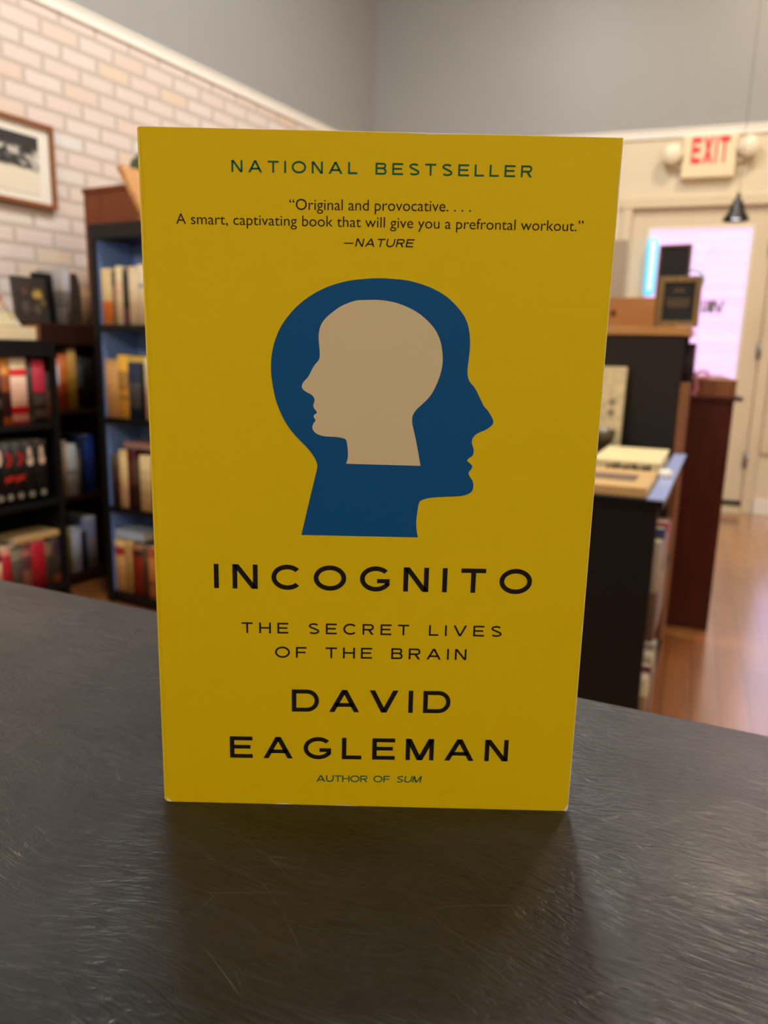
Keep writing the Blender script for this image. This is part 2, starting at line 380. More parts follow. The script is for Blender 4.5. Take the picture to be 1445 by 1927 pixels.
for z in (1.83, 1.144, 0.387):
    mb = MB(); mb.lathe([(0.0, -0.055), (0.011, -0.055), (0.011, 0.055), (0.0, 0.055)], (-0.031, -0.018, z), n=12)
    mb.box(-0.052, -0.031, -0.008, 0.012, z - 0.05, z + 0.05); obj('hinge', mb, METAL, door)
mb = MB(); mb.box(-0.943, -0.033, 0.0, 0.02, 0.055, 0.085); obj('door_sweep', mb, BLACK, door)
mb = MB(); mb.box(-0.943, -0.033, -0.05, 0.12, 0, 0.028); obj('threshold', mb, DOORW, door, 0.004)
TEAL = mat('teal_vinyl', (120, 186, 176), 0.5, 0.3, 0.05, 10); GREYV = mat('grey_vinyl', (150, 138, 162), 0.5, 0.3, 0.05, 10)
def ring_flat(mb, cx, cz, r0, r1, y, a0=0, a1=360, n=40, m=0, sx=1.0):
    rows = [[(cx + sx * r * math.cos(rad(a0 + (a1 - a0) * i / n)), y, cz + r * math.sin(rad(a0 + (a1 - a0) * i / n))) for i in range(n + 1)] for r in (r0, r1)]
    mb.grid(rows, m, False)
mb = MB(); ring_flat(mb, -0.505, 1.612, 0.062, 0.078, 0.0292); ring_flat(mb, -0.505, 1.612, 0.0, 0.036, 0.0292)
mb.face([(-0.515, 0.0292, 1.54), (-0.445, 0.0292, 1.56), (-0.50, 0.0292, 1.49)])
obj('window_emblem', mb, TEAL, door)

# ------------------------------------------------------------------ drawn capitals (cap height 1)
def P_rect(x0, x1, y0, y1): return [(x0, y0), (x1, y0), (x1, y1), (x0, y1)]
def P_diag(xb, xt, t, y0=0, y1=1): return [(xb, y0), (xb + t, y0), (xt + t, y1), (xt, y1)]
def P_arc(cx, cy, rx, ry, t, a0, a1, n=18):
    out = []
    for i in range(n):
        a, b = rad(a0 + (a1 - a0) * i / n), rad(a0 + (a1 - a0) * (i + 1) / n)
        out.append([(cx + rx * math.cos(a), cy + ry * math.sin(a)), (cx + rx * math.cos(b), cy + ry * math.sin(b)),
                    (cx + (rx - t) * math.cos(b), cy + (ry - t) * math.sin(b)), (cx + (rx - t) * math.cos(a), cy + (ry - t) * math.sin(a))])
    return out
def P_path(pts, t):
    out = []; n = len(pts); L = []; R = []
    for i in range(n):
        a = Vector(pts[max(i - 1, 0)]); b = Vector(pts[min(i + 1, n - 1)]); d = (b - a).normalized(); p = Vector(pts[i])
        q = Vector((-d.y, d.x)) * t / 2; L.append(p + q); R.append(p - q)
    for i in range(n - 1): out.append([tuple(R[i]), tuple(R[i + 1]), tuple(L[i + 1]), tuple(L[i])])
    return out
def glyph(ch, t):
    d = t * 1.12
    if ch == 'I': return [P_rect(0, t, 0, 1)], t
    if ch == 'L': return [P_rect(0, t, 0, 1), P_rect(t, .84, 0, t * .95)], .84
    if ch == 'E': return [P_rect(0, t, 0, 1), P_rect(t, .97, 0, t * .95), P_rect(t, .97, 1 - t * .95, 1), P_rect(t, .88, .52 - t * .45, .52 + t * .45)], .97
    if ch == 'F': return [P_rect(0, t, 0, 1), P_rect(t, .92, 1 - t * .95, 1), P_rect(t, .84, .49 - t * .45, .49 + t * .45)], .92
    if ch == 'T': return [P_rect(0, .98, 1 - t * .95, 1), P_rect(.49 - t / 2, .49 + t / 2, 0, 1 - t * .95)], .98
    if ch == 'H': return [P_rect(0, t, 0, 1), P_rect(1.04 - t, 1.04, 0, 1), P_rect(t, 1.04 - t, .51 - t * .45, .51 + t * .45)], 1.04
    if ch == 'N': return [P_rect(0, t, 0, 1), P_rect(1.0 - t, 1.0, 0, 1), P_diag(1.0 - d * 1.15, 0, d * 1.15)], 1.0
    if ch == 'M': return [P_rect(0, t, 0, 1), P_rect(1.2 - t, 1.2, 0, 1), P_diag(.6 - d * .55, 0, d * 1.1), P_diag(.6 - d * .55, 1.2 - d * 1.1, d * 1.1)], 1.2
    if ch == 'A': return [P_diag(0, .63 - d / 2, d * 1.05), P_diag(1.26 - d * 1.05, .63 - d / 2, d * 1.05), P_rect(.26, 1.0, .24, .24 + t * .9)], 1.26
    if ch == 'V': return [P_diag(.6 - d / 2, 0, d * 1.05), P_diag(.6 - d / 2, 1.2 - d * 1.05, d * 1.05)], 1.2
    if ch == 'W': return [P_diag(.36 - d / 2, 0, d), P_diag(.36 - d / 2, .72 - d / 2, d), P_diag(1.08 - d / 2, .72 - d / 2, d), P_diag(1.08 - d / 2, 1.44 - d, d)], 1.44
    if ch == 'X': return [P_diag(0, 1.0 - d * 1.2, d * 1.2), P_diag(1.0 - d * 1.2, 0, d * 1.2)], 1.0
    if ch == 'O': return P_arc(.645, .5, .645, .52, t, 0, 360, 44), 1.29
    if ch == 'C': return P_arc(.63, .5, .63, .52, t, 42, 318, 36), 1.13
    if ch == 'G': return P_arc(.63, .5, .63, .52, t, 42, 332, 36) + [P_rect(1.18 - t, 1.18, .24, .50), P_rect(.68, 1.18 - t, .50 - t * .9, .50)], 1.18
    if ch == 'D': return [P_rect(0, t, 0, 1), P_rect(t, .64, 0, t * .95), P_rect(t, .64, 1 - t * .95, 1)] + P_arc(.64, .5, .5, .5, t * .97, -90, 90, 22), 1.14
    if ch == 'U': return [P_rect(0, t, .42, 1), P_rect(1.06 - t, 1.06, .42, 1)] + P_arc(.53, .42, .53, .44, t, 180, 360, 22), 1.06
    if ch == 'R': return [P_rect(0, t, 0, 1), P_rect(t, .70, 1 - t * .95, 1), P_rect(t, .70, .40, .40 + t * .95)] + P_arc(.70, .70, .30, .30, t * .95, -90, 90, 14) + [P_diag(1.0 - d * 1.15, .50, d * 1.15, 0, .42)], 1.02
    if ch == 'B': return [P_rect(0, t, 0, 1), P_rect(t, .70, 1 - t * .95, 1), P_rect(t, .72, .50 - t * .2, .50 + t * .7), P_rect(t, .72, 0, t * .95)] + P_arc(.70, .745, .255, .255, t * .92, -90, 90, 14) + P_arc(.72, .275, .28, .275, t * .95, -90, 90, 14), 1.0
    if ch == 'S':
        pts = []; h = t / 2
        for i in range(13):
            a = rad(28 + 232 * i / 12 * 0.86 + 0); pts.append((.49 + (.45 - h) * math.cos(a), .75 + (.26 - h) * math.sin(a)))
        for i in range(13):
            a = rad(52 - 232 * i / 12 * 0.86 + 0 * 1); pts.append((.50 + (.48 - h) * math.cos(a), .255 + (.27 - h) * math.sin(a)))
        return P_path(pts, t * .95), .98
    if ch == '-': return [P_rect(0, 1.2, .34, .34 + t * .8)], 1.2
    return [], .62
def letter_line(mb, text, x0, x1, z0, z1, cap, t, y, m=0, italic='', flip=False):
    """capitals fitted between x0 and x1; the baseline runs from z0 to z1"""
    gl = [(c, *glyph(c, t)) for c in text]
    tot = sum(g[2] for g in gl) * cap; gap = ((x1 - x0) - tot) / (len(text) - 1)
    x = 0
    for i, (c, polys, wd) in enumerate(gl):
        sh = 0.22 if (italic and i in italic) else 0.0
        for p in polys:
            q = []
            for px, pz in p:
                xx = x + (px + sh * pz) * cap; f = xx / (x1 - x0)
                X = x1 - xx if flip else x0 + xx
                q.append((X, y, z0 + (z1 - z0) * f + pz * cap))
            mb.face(q, m)
        x += wd * cap + gap
mb = MB(); letter_line(mb, 'WIN', -0.43, -0.285, 1.395, 1.395, 0.085, 0.2, 0.029, flip=True)
obj('window_lettering', mb, GREYV, door)

# across the street
ft = thing('building', 'sunlit pink brick building across the street, seen through the door glass', 'building', DW(0, -11), AD)
mb = MB(); mb.box(-14, 14, 0, 6, 0, 4.3); obj('facade', mb, facademat(), ft)
PAVE = mat('pavement', (196, 188, 190), 0.9, 0.1, 0.08, 3)
mb = MB(); mb.box(-16, 16, -11, 8, -0.12, -0.06)
o = obj('sidewalk', mb, PAVE, loc=DW(0, -11.2), rz=AD); struct(o); o['label'] = 'pale pavement outside the shop door'; o['category'] = 'pavement'

# ------------------------------------------------------------------ counter
cn = thing('counter', 'dark brushed charcoal counter under the yellow paperback', 'counter', (0.09, 0.087, 0), rad(-24.3))
mb = MB(); mb.box(-1.5, 1.1, -0.72, 0, CTOP - 0.035, CTOP); obj('worktop', mb, countermat(), cn, 0.003)
mb = MB(); mb.box(-1.46, 1.06, -0.68, -0.03, 0, CTOP - 0.035); obj('base_cabinet', mb, BLACK, cn)

# ------------------------------------------------------------------ the yellow paperback
BH, BT = 0.2034, 0.020
hb = thing('paperback_book', 'large yellow paperback with blue head silhouette standing upright on the counter', 'book', (0, 0, CTOP))
def covermat(name, col):
    m, nt, b = newmat(name); N = nt.nodes; L = nt.links
    tc = N.new('ShaderNodeTexCoord'); ns = N.new('ShaderNodeTexNoise'); ns.inputs['Scale'].default_value = 900; ns.inputs['Detail'].default_value = 2
    n2 = N.new('ShaderNodeTexNoise'); n2.inputs['Scale'].default_value = 14; n2.inputs['Detail'].default_value = 5
    L.new(tc.outputs['Object'], ns.inputs['Vector']); L.new(tc.outputs['Object'], n2.inputs['Vector'])
    mx = N.new('ShaderNodeMix'); mx.data_type = 'RGBA'; c = lin(col)
    mx.inputs[6].default_value = tuple(x * .96 for x in c[:3]) + (1,); mx.inputs[7].default_value = tuple(x * 1.04 for x in c[:3]) + (1,)
    L.new(n2.outputs[0], mx.inputs[0]); L.new(mx.outputs[2], b.inputs['Base Color'])
    ad = N.new('ShaderNodeMath'); ad.operation = 'MULTIPLY_ADD'; ad.inputs[1].default_value = 0.25; L.new(ns.outputs[0], ad.inputs[0]); L.new(n2.outputs[0], ad.inputs[2])
    bp = N.new('ShaderNodeBump'); bp.inputs['Strength'].default_value = 0.12; bp.inputs['Distance'].default_value = 0.0004
    L.new(ad.outputs[0], bp.inputs['Height']); L.new(bp.outputs[0], b.inputs['Normal'])
    b.inputs['Roughness'].default_value = 0.6; b.inputs['Specular IOR Level'].default_value = 0.2
    return m
YEL = covermat('yellow_cover', (231, 201, 0)); INKB = covermat('blue_ink', (0, 84, 150)); INKW = covermat('cream_ink', (222, 206, 172))
INKK = covermat('black_ink', (26, 22, 20)); INKG = covermat('green_ink', (4, 96, 72))
def path_off(pts, t):
    out = []
    for i, p in enumerate(pts):
        a = Vector(pts[max(i - 1, 0)]); b = Vector(pts[min(i + 1, len(pts) - 1)]); d = (b - a).normalized()
        out.append((p[0] + d.y * -t * -1 * -1, p[1] + d.x * t))
    return out
xr = 0.0660; xl = -0.0661; r_ = 0.0022
prof = [(xr, 0.0)] + [(xr - (xr - xl - r_) * k / 8, 0.0) for k in range(1, 9)]
prof += [(xl + r_ - r_ * math.sin(rad(a)), r_ - r_ * math.cos(rad(a))) for a in (15, 30, 45, 60, 75, 90)]
prof += [(xl, BT - r_)] + [(xl + r_ - r_ * math.cos(rad(a)), BT - r_ + r_ * math.sin(rad(a))) for a in (15, 30, 45, 60, 75, 90)] + [(xr, BT)]
tk = 0.00035
inn = []
for i, p in enumerate(prof):
    a = Vector(prof[max(i - 1, 0)]); b = Vector(prof[min(i + 1, len(prof) - 1)]); d = (b - a).normalized()
    inn.append((p[0] + d.y * tk, p[1] - d.x * tk))
mb = MB()
mb.grid([[(x, y, 0) for x, y in prof], [(x, y, BH) for x, y in prof]], 0, False)
mb.grid([[(x, y, 0) for x, y in inn], [(x, y, BH) for x, y in inn]], 1, True)
for z in (0, BH):
    mb.grid([[(x, y, z) for x, y in prof], [(x, y, z) for x, y in inn]], 1, False)
for k in (0, -1):
    mb.face([(prof[k][0], prof[k][1], 0), (inn[k][0], inn[k][1], 0), (inn[k][0], inn[k][1], BH), (prof[k][0], prof[k][1], BH)], 1)
# worn white corners and nicks along the edges
e_ = -0.00004
for tri in ([(xl + .0015, .0002), (xl + .0032, 0.0), (xl + .0012, .0016)], [(xr, 0.0), (xr, .0028), (xr - .0013, 0.0)],
            [(xr, .061), (xr, .066), (xr - .0002, .0634)], [(-.030, 0), (-.024, 0), (-.027, .0004)], [(-.012, 0), (-.002, 0), (-.006, .0003)],
            [(.004, BH), (.028, BH), (.014, BH - .0003)], [(xr, BH - .02), (xr, BH - .004), (xr - .00018, BH - .012)]):
    mb.face([(x, e_, z) for x, z in tri], 1)
obj('cover', mb, [YEL, PAPERW], hb)
mb = MB(); mb.box(xl + 0.001, xr + 0.0003, tk + 0.0001, BT - tk - 0.0001, 0.0003, BH + 0.0002); obj('page_block', mb, PAPERW, hb)
OUTER = [(-20.9,90.7),(-18.9,99.7),(-16.9,108.3),(-16.4,110.5),(-16.2,112.0),(-16.7,113.6),(-17.8,115.4),(-19.3,117.2),(-21.3,119.2),(-23.2,121.2),(-25.1,123.7),(-26.7,126.6),(-28.3,130.7),(-29.3,135.4),(-29.7,139.4),(-29.5,143.4),(-28.6,147.4),(-26.8,151.6),(-24.3,155.1),(-21.1,158.3),(-17.1,161.1),(-12.6,163.2),(-7.7,164.6),(-3.2,165.2),(0.8,165.5),(4.7,165.4),(8.7,165.1),(12.7,164.2),(16.2,163.0),(19.8,161.1),(22.6,158.8),(25.0,156.1),(26.4,153.4),(27.1,150.2),(27.3,147.2),(27.1,143.8),(26.9,140.8),(27.1,138.8),(27.8,137.3),(29.3,135.6),(30.9,132.8),(32.1,130.6),(33.4,129.2),(34.8,127.0),(35.1,126.0),(34.7,125.0),(33.0,123.7),(30.9,122.7),(29.6,121.6),(29.1,120.2),(29.4,118.9),(29.8,117.5),(29.5,116.0),(28.5,115.2),(28.0,114.5),(28.6,113.9),(29.5,113.0),(29.4,112.1),(28.6,110.9),(29.0,109.7),(29.9,108.4),(30.2,106.8),(29.8,105.3),(28.4,104.3),(25.8,103.7),(21.1,103.4),(17.4,103.0),(15.1,102.3),(14.2,101.3),(13.8,98.4),(13.6,95.7),(13.8,92.9),(14.3,90.8)]
INNER = [(-7.7,112.7),(-7.3,114.1),(-7.2,115.9),(-7.4,118.0),(-7.7,119.5),(-8.3,120.1),(-10.2,120.5),(-12.2,120.6),(-14.3,120.7),(-16.1,121.2),(-17.2,122.0),(-17.7,123.1),(-17.4,124.3),(-16.8,125.2),(-17.3,126.2),(-17.2,126.8),(-16.4,127.6),(-17.3,128.9),(-17.4,129.9),(-17.1,130.9),(-17.3,131.9),(-18.1,132.7),(-19.5,133.4),(-20.5,134.2),(-20.8,135.0),(-20.4,136.1),(-19.0,137.7),(-18.2,139.2),(-17.2,141.0),(-16.2,142.2),(-15.7,143.3),(-15.7,145.3),(-15.9,147.2),(-16.0,149.2),(-15.7,151.4),(-15.0,153.0),(-13.8,154.5),(-12.0,156.0),(-10.1,157.4),(-7.8,158.5),(-5.3,159.3),(-2.6,159.5),(0.4,159.6),(3.1,159.4),(5.9,158.9),(8.9,157.9),(12.0,156.4),(14.8,154.3),(17.2,151.7),(18.8,148.5),(19.5,145.1),(19.6,142.1),(18.9,138.6),(17.5,135.0),(16.1,132.7),(14.4,130.9),(12.6,129.1),(11.6,127.5),(11.4,126.0),(11.6,124.4),(12.7,120.1),(14.3,112.6)]
def smooth_outline(pts, n=6):
    out = []; L = len(pts)
    for i in range(L - 1):
        p0 = Vector(pts[max(i - 1, 0)]); p1 = Vector(pts[i]); p2 = Vector(pts[i + 1]); p3 = Vector(pts[min(i + 2, L - 1)])
        for k in range(n):
            t = k / n
            q = 0.5 * ((2 * p1) + (p2 - p0) * t + (2 * p0 - 5 * p1 + 4 * p2 - p3) * t * t + (3 * p1 - p0 - 3 * p2 + p3) * t ** 3)
            out.append((q.x / 1000, q.y / 1000))
    out.append((pts[-1][0] / 1000, pts[-1][1] / 1000))
    return out
def flat_outline(pts, y):
    """a printed shape: filled outline lying on the cover"""
    bm = bmesh.new(); vs = [bm.verts.new((x, y, z)) for x, z in pts]
    es = [bm.edges.new((vs[i], vs[(i + 1) % len(vs)])) for i in range(len(vs))]
    bmesh.ops.triangle_fill(bm, edges=es, use_beauty=True)
    mb = MB(); mb.v = [tuple(v.co) for v in bm.verts]; bm.verts.index_update()
    mb.f = [[v.index for v in f.verts] for f in bm.faces]; mb.m = [0] * len(mb.f); mb.sm = [False] * len(mb.f); bm.free(); return mb
o = obj('head_silhouette', flat_outline(smooth_outline(OUTER), -0.00006), INKB, hb); o['label'] = 'blue printed head in profile facing right'
o = obj('inner_head_silhouette', flat_outline(smooth_outline(INNER), -0.00012), INKW, hb); o['label'] = 'cream printed smaller head facing left inside the blue one'
YI = -0.00006
def ink(name, mats, *lines):
    mb = MB()
    for l in lines: letter_line(mb, *l)
    return obj(name, mb, mats, hb)
k = 1000.0
ink('banner_lettering', INKG, ('NATIONAL BESTSELLER', -.0401, .0421, .19244, .19285, .00305, .172, YI))
ink('title_lettering', INKK, ('INCOGNITO', -.0476, .0495, .07330, .07385, .0077, .19, YI))
ink('subtitle_lettering', INKK, ('THE SECRET LIVES', -.0394, .0412, .05895, .05970, .0035, .16, YI), ('OF THE BRAIN', -.0291, .0306, .05108, .05175, .0036, .16, YI))
ink('author_lettering', INKK, ('DAVID', -.0239, .0263, .03292, .0336, .00755, .19, YI), ('EAGLEMAN', -.0438, .0455, .01630, .01730, .0075, .19, YI))
ink('credit_lettering', INKG, ('AUTHOR OF SUM', -.0160, .0177, .00845, .00900, .00232, .17, YI, 0, (10, 11, 12)))
ink('source_lettering', INKK, ('-NATURE', -.0091, .0101, .17375, .17395, .00216, .165, YI, 0, (1, 2, 3, 4, 5, 6)))
def font_mesh(body, thin=0.0, spacing=1.0):
    cu = bpy.data.curves.new('lettering', 'FONT'); cu.body = body; cu.size = 1; cu.offset = thin; cu.resolution_u = 6; cu.space_character = spacing
    ob = bpy.data.objects.new('lettering', cu); C.objects.link(ob)
    dg = bpy.context.evaluated_depsgraph_get(); dg.update()
    me = bpy.data.meshes.new_from_object(ob.evaluated_get(dg))
    v = [tuple(p.co) for p in me.vertices]; f = [list(p.vertices) for p in me.polygons]
    bpy.data.objects.remove(ob); bpy.data.curves.remove(cu); bpy.data.meshes.remove(me)
    return v, f
CAPV = max(p[1] for p in font_mesh('H')[0])
def quote_line(mb, body, x0, x1, z0, z1, cap, thin=-0.002):
    v, f = font_mesh(body, thin); a = min(p[0] for p in v); b = max(p[0] for p in v)
    n = len(mb.v)
    for p in v:
        fx = (p[0] - a) / (b - a)
        mb.v.append((x0 + (x1 - x0) * fx, YI, z0 + (z1 - z0) * fx + p[1] / CAPV * cap))
    for q in f: mb.f.append([n + i for i in q]); mb.m.append(0); mb.sm.append(False)
mb = MB()
quote_line(mb, '\u201cOriginal and provocative. . . .', -.0243, .0258, .18305, .18366, .00285)
quote_line(mb, 'A smart, captivating book that will give you a prefrontal workout.\u201d', -.0557, .0571, .17868, .17925, .00275)
obj('quote_lettering', mb, INKK, hb)

# ------------------------------------------------------------------ books on shelves
def spine_book(name, label, group, loc, rz, w_, h_, d_, bands, rot=None, marks=None, hard=True, cat='book'):
    """x across the spine, spine faces -y, z up"""
    t = thing(name, label, cat, loc, rz, group, rot)
    bw = 0.0025 if hard else 0.0012; ov = 0.003 if hard else 0.0
    cm = banded(name + '_cover', bands, h_)
    mb = MB(); r = min(w_ * 0.25, 0.006)
    pr = [(0, d_), (0, r)] + [(r - r * math.cos(rad(a)), r - r * math.sin(rad(a))) for a in (30, 60, 90)] + [(w_ - r, 0)] + \
         [(w_ - r + r * math.sin(rad(a)), r - r * math.cos(rad(a))) for a in (30, 60, 90)] + [(w_, d_)]
    pi_ = [(bw, d_), (bw, max(r, bw))] + [(max(bw, min(w_ - bw, x)), max(bw, y)) for x, y in pr[2:-1]] + [(w_ - bw, d_)]
    n = min(len(pr), len(pi_)); pr_, pj = pr[:n - 1] + [pr[-1]], pi_[:n - 1] + [pi_[-1]]
    a0 = [(x, y, 0) for x, y in pr_]; a1 = [(x, y, h_) for x, y in pr_]; b0 = [(x, y, 0) for x, y in pj]; b1 = [(x, y, h_) for x, y in pj]
    mb.grid([a0, a1], 0, True); mb.grid([b0, b1], 0, False); mb.grid([a0, b0], 0, False); mb.grid([a1, b1], 0, False)
    for q in (0, -1): mb.face([a0[q], b0[q], b1[q], a1[q]])
    obj('cover', mb, cm, t)
    mb = MB(); mb.box(bw, w_ - bw, bw, d_ - ov, ov, h_ - ov); obj('page_block', mb, PAPER, t)
    if marks: marks(t, w_, h_)
    return t

def flat_book(name, label, group, loc, rz, L_, D_, T_, col, hard=True):
    """lies flat: x along the spine, spine faces -y"""
    t = thing(name, label, 'book', loc, rz, group)
    c = mat(name + '_cover', col, 0.5, 0.3, 0.08, 40)
    b = 0.0025
    mb = MB(); mb.box(0, L_, 0, D_, 0, b); mb.box(0, L_, 0, D_, T_ - b, T_); mb.box(0, L_, 0, b, b, T_ - b); obj('cover', mb, c, t, 0.0006)
    mb = MB(); mb.box(0.003, L_ - 0.003, b, D_ - 0.003, b, T_ - b); obj('page_block', mb, PAPER, t)
    return t

def bookcase(name, label, loc, rz, W_, D_, H_, shelves, m, mback, side=0.03, group=None, top_t=0.03, front_fascia=0.0, shelf_t=0.022, lining=None):
    """x right, y away from the viewer, open at y=0; shelves = heights of the shelf tops"""
    t = thing(name, label, 'bookcase', loc, rz, group)
    for x0 in (0, W_ - side):
        mb = MB(); mb.box(x0, x0 + side, 0, D_, 0, H_ - top_t); sp_ = obj('side_panel', mb, m, t, 0.0015)
        if lining:
            xa = x0 + side if x0 == 0 else x0 - .0025
            mb = MB(); mb.box(xa - .0002, xa + .0027, .012, D_ - .0102, shelves[0], H_ - top_t - .0005); obj('side_lining', mb, lining, sp_)
    mb = MB(); mb.box(0, W_, 0, D_, H_ - top_t, H_); obj('top_panel', mb, m, t, 0.0015)
    mb = MB(); mb.box(side, W_ - side, D_ - 0.01, D_, 0, H_ - top_t); obj('back_panel', mb, mback, t)
    for z in shelves:
        mb = MB(); mb.box(side, W_ - side, 0.004, D_ - 0.01, z - shelf_t, z); obj('shelf', mb, m, t, 0.001)
    if shelves[0] > 0.04:
        mb = MB(); mb.box(side, W_ - side, 0.02, 0.035, 0, shelves[0] - shelf_t); obj('plinth', mb, m, t)
    if front_fascia:
        mb = MB(); mb.box(side, W_ - side, 0, 0.018, H_ - top_t - front_fascia, H_ - top_t); obj('fascia', mb, m, t)
    return t

# --- black low bookcase, front plane 0.62 m off the brick wall
SA1 = 3.546; DA = 0.62
bookcase('black_bookcase', 'low black bookcase at far left with red books on its bottom shelf', BW(SA1 + 0.75, DA), RZ_WALL, 0.75, 0.25, 1.09, (0.13, 0.478, 0.779), BLACK, BLACK, 0.02, front_fascia=0.03)
def pa(name, label, s, w_, z, h_, bands, grp, marks=None, d=DA - 0.015, dep=0.17):
    return spine_book(name, label, grp, BW(s + w_, d, z + .0008), RZ_WALL, w_, h_, dep, bands, marks=marks)
G = 'books on the top shelf of the low black bookcase'
W_, CR, RED, DK = (226, 220, 208), (222, 200, 160), (190, 20, 28), (34, 28, 26)
pa('hardcover_book', 'dark grey book with pale lettering at the left frame edge, beside orange book', 3.773, .029, .779, .215, [(0, DK), (.3, (92, 88, 78)), (.45, DK), (.6, (40, 44, 52))], G)
pa('hardcover_book', 'orange and brown book left of the thick red and white one', 3.737, .034, .779, .245, [(0, (190, 100, 30)), (.12, (62, 26, 24)), (.5, (150, 74, 30)), (.75, (214, 138, 58))], G)
def stripes(t, w_, h_): pass
pa('hardcover_book', 'thick red and white book with stacked lettering on the top shelf', 3.667, .066, .779, .247,
   [(0, (206, 30, 34)), (.05, (232, 170, 150)), (.15, (206, 16, 24)), (.27, (236, 190, 168)), (.33, (214, 120, 108)), (.345, (240, 206, 182)), (.41, (214, 128, 114)), (.425, (240, 200, 178)), (.49, (216, 132, 116)), (.505, (240, 204, 180)), (.57, (218, 136, 120)), (.585, (240, 206, 182)), (.72, (206, 24, 30)), (.83, (238, 214, 176))], G)
pa('hardcover_book', 'narrow dark brown book between the red and white book and pink book', 3.643, .024, .781, .226, [(0, (96, 80, 68)), (.12, (58, 48, 40)), (.8, (70, 60, 50))], G)
pa('hardcover_book', 'book with crimson upper half and dark lower half', 3.589, .053, .782, .235, [(0, (46, 38, 36)), (.08, (98, 84, 78)), (.2, (40, 34, 32)), (.28, (84, 76, 68)), (.44, (60, 46, 44)), (.48, (182, 44, 66))], G)
pa('hardcover_book', 'thin brown book at the right end of the low black bookcase top shelf', 3.5685, .018, .782, .190, [(0, (88, 58, 44)), (.6, (60, 38, 32))], G)
G = 'black series books on the middle shelf of the low black bookcase'
RINGM = mat('silver_foil', (176, 172, 150), 0.35, 0.5, 0.05, 40, metal=0.3)
REDF = mat('red_print', (168, 30, 24), 0.5, 0.3, 0.1, 40); PALEF = mat('pale_print', (214, 186, 168), 0.5, 0.3, 0.1, 40)
def ell(mb, cx, cz, rx, rz_, y, n=20, m=0): mb.face([(cx + rx * math.cos(2 * math.pi * i / n), y, cz + rz_ * math.sin(2 * math.pi * i / n)) for i in range(n)], m)
def ringed(kind):
    def f(t, w_, h_):
        mb = MB(); ring_flat(mb, w_ / 2, .032, .007, .0115, -.0004); ell(mb, w_ / 2, .032, .004, .004, -.0004); obj('ring_emblem', mb, RINGM, t)
        mb = MB()
        if kind == 'face':
            ell(mb, w_ * .5, h_ * .78, w_ * .42, .034, -.0004); obj('spine_picture', mb, PALEF, t)
        elif kind in ('redl', 'redr'):
            l = kind == 'redl'
            ring_flat(mb, w_ * (.15 if l else .25), h_ * .73, .017, .031, -.0004, -72, 78); obj('spine_picture', mb, REDF, t)
            mb = MB(); mb.face([(w_ * .1, -.0004, h_ * .36), (w_ * .95, -.0004, h_ * .40), (w_ * .98, -.0004, h_ * .48), (w_ * .05, -.0004, h_ * .45)]); obj('spine_band', mb, REDF, t)
        else:
            ell(mb, w_ * .5, h_ * .80, .009, .026, -.0004); ell(mb, w_ * .52, h_ * .68, .0135, .019, -.0004); obj('spine_picture', mb, PALEF, t)
    return f
for (s, w_, kd, lb) in ((3.792, .036, 'face', 'black spined series book with pale face picture, at the left frame edge'), (3.751, .040, 'redl', 'black spined series book with red figure, next to the pale face spine'),
                        (3.704, .046, 'redr', 'black spined series book with red figure, middle one of the five'), (3.656, .047, 'pale', 'black spined series book with pale figure, right of the red figures'),
                        (3.604, .050, 'pale', 'black spined series book with pale figure, nearest the right side panel')):
    pa('series_book', lb, s, w_, .479, .236, [(0, (20, 18, 16)), (.9, (44, 38, 32))], G, ringed(kd))
G = 'books on the bottom shelf of the low black bookcase'
pa('hardcover_book', 'cream and red book at the left frame edge on the bottom shelf', 3.828, .038, .132, .175, [(0, (222, 150, 128)), (.6, (226, 198, 150)), (.8, (60, 44, 36))], G)
pa('hardcover_book', 'red book beside the cream and red one on the bottom shelf', 3.789, .038, .132, .190, [(0, (150, 24, 40)), (.2, (176, 28, 44)), (.85, (200, 130, 108))], G)
pa('hardcover_book', 'grey olive book between the red book and the mauve book', 3.743, .044, .132, .190, [(0, (120, 108, 88)), (.2, (92, 84, 72)), (.7, (128, 118, 96)), (.9, (84, 76, 64))], G)
pa('hardcover_book', 'dusky mauve book with a pale pink patch on the bottom shelf', 3.704, .038, .132, .186, [(0, (150, 96, 84)), (.45, (92, 50, 54)), (.75, (160, 92, 84)), (.88, (110, 50, 54))], G)
pa('hardcover_book', 'tall deep red book on the bottom shelf, right of mauve book', 3.642, .060, .132, .190, [(0, (150, 16, 34)), (.2, (170, 20, 40)), (.95, (182, 60, 60))], G)
pa('hardcover_book', 'dark olive book right of the tall deep red book', 3.608, .033, .132, .172, [(0, (90, 62, 36)), (.15, (62, 52, 40)), (.7, (112, 84, 58))], G)
pa('hardcover_book', 'dark plum book with an orange foot at the end of the bottom shelf', 3.5695, .038, .132, .178, [(0, (140, 82, 40)), (.2, (58, 48, 42)), (.66, (48, 26, 38))], G)
flat_book('flat_book', 'beige book lying on top of the red books on the bottom shelf', G, BW(3.570 + .193, DA - 0.02, .326), RZ_WALL, .193, .13, .022, (196, 164, 112))
flat_book('flat_book', 'cream book lying on top of the low black bookcase, under the tented book', None, BW(3.615 + .216, DA - 0.015, 1.0905), RZ_WALL, .216, .16, .046, (222, 206, 170))
mb = MB(); mb.box(0, .02, 0, .12, 0, .055); tag(obj('wood_block', mb, MIDBR, loc=BW(3.613, DA - .02, 1.0905), rz=RZ_WALL, bevel=.002), 'small orange brown wooden block beside the cream book', 'block')
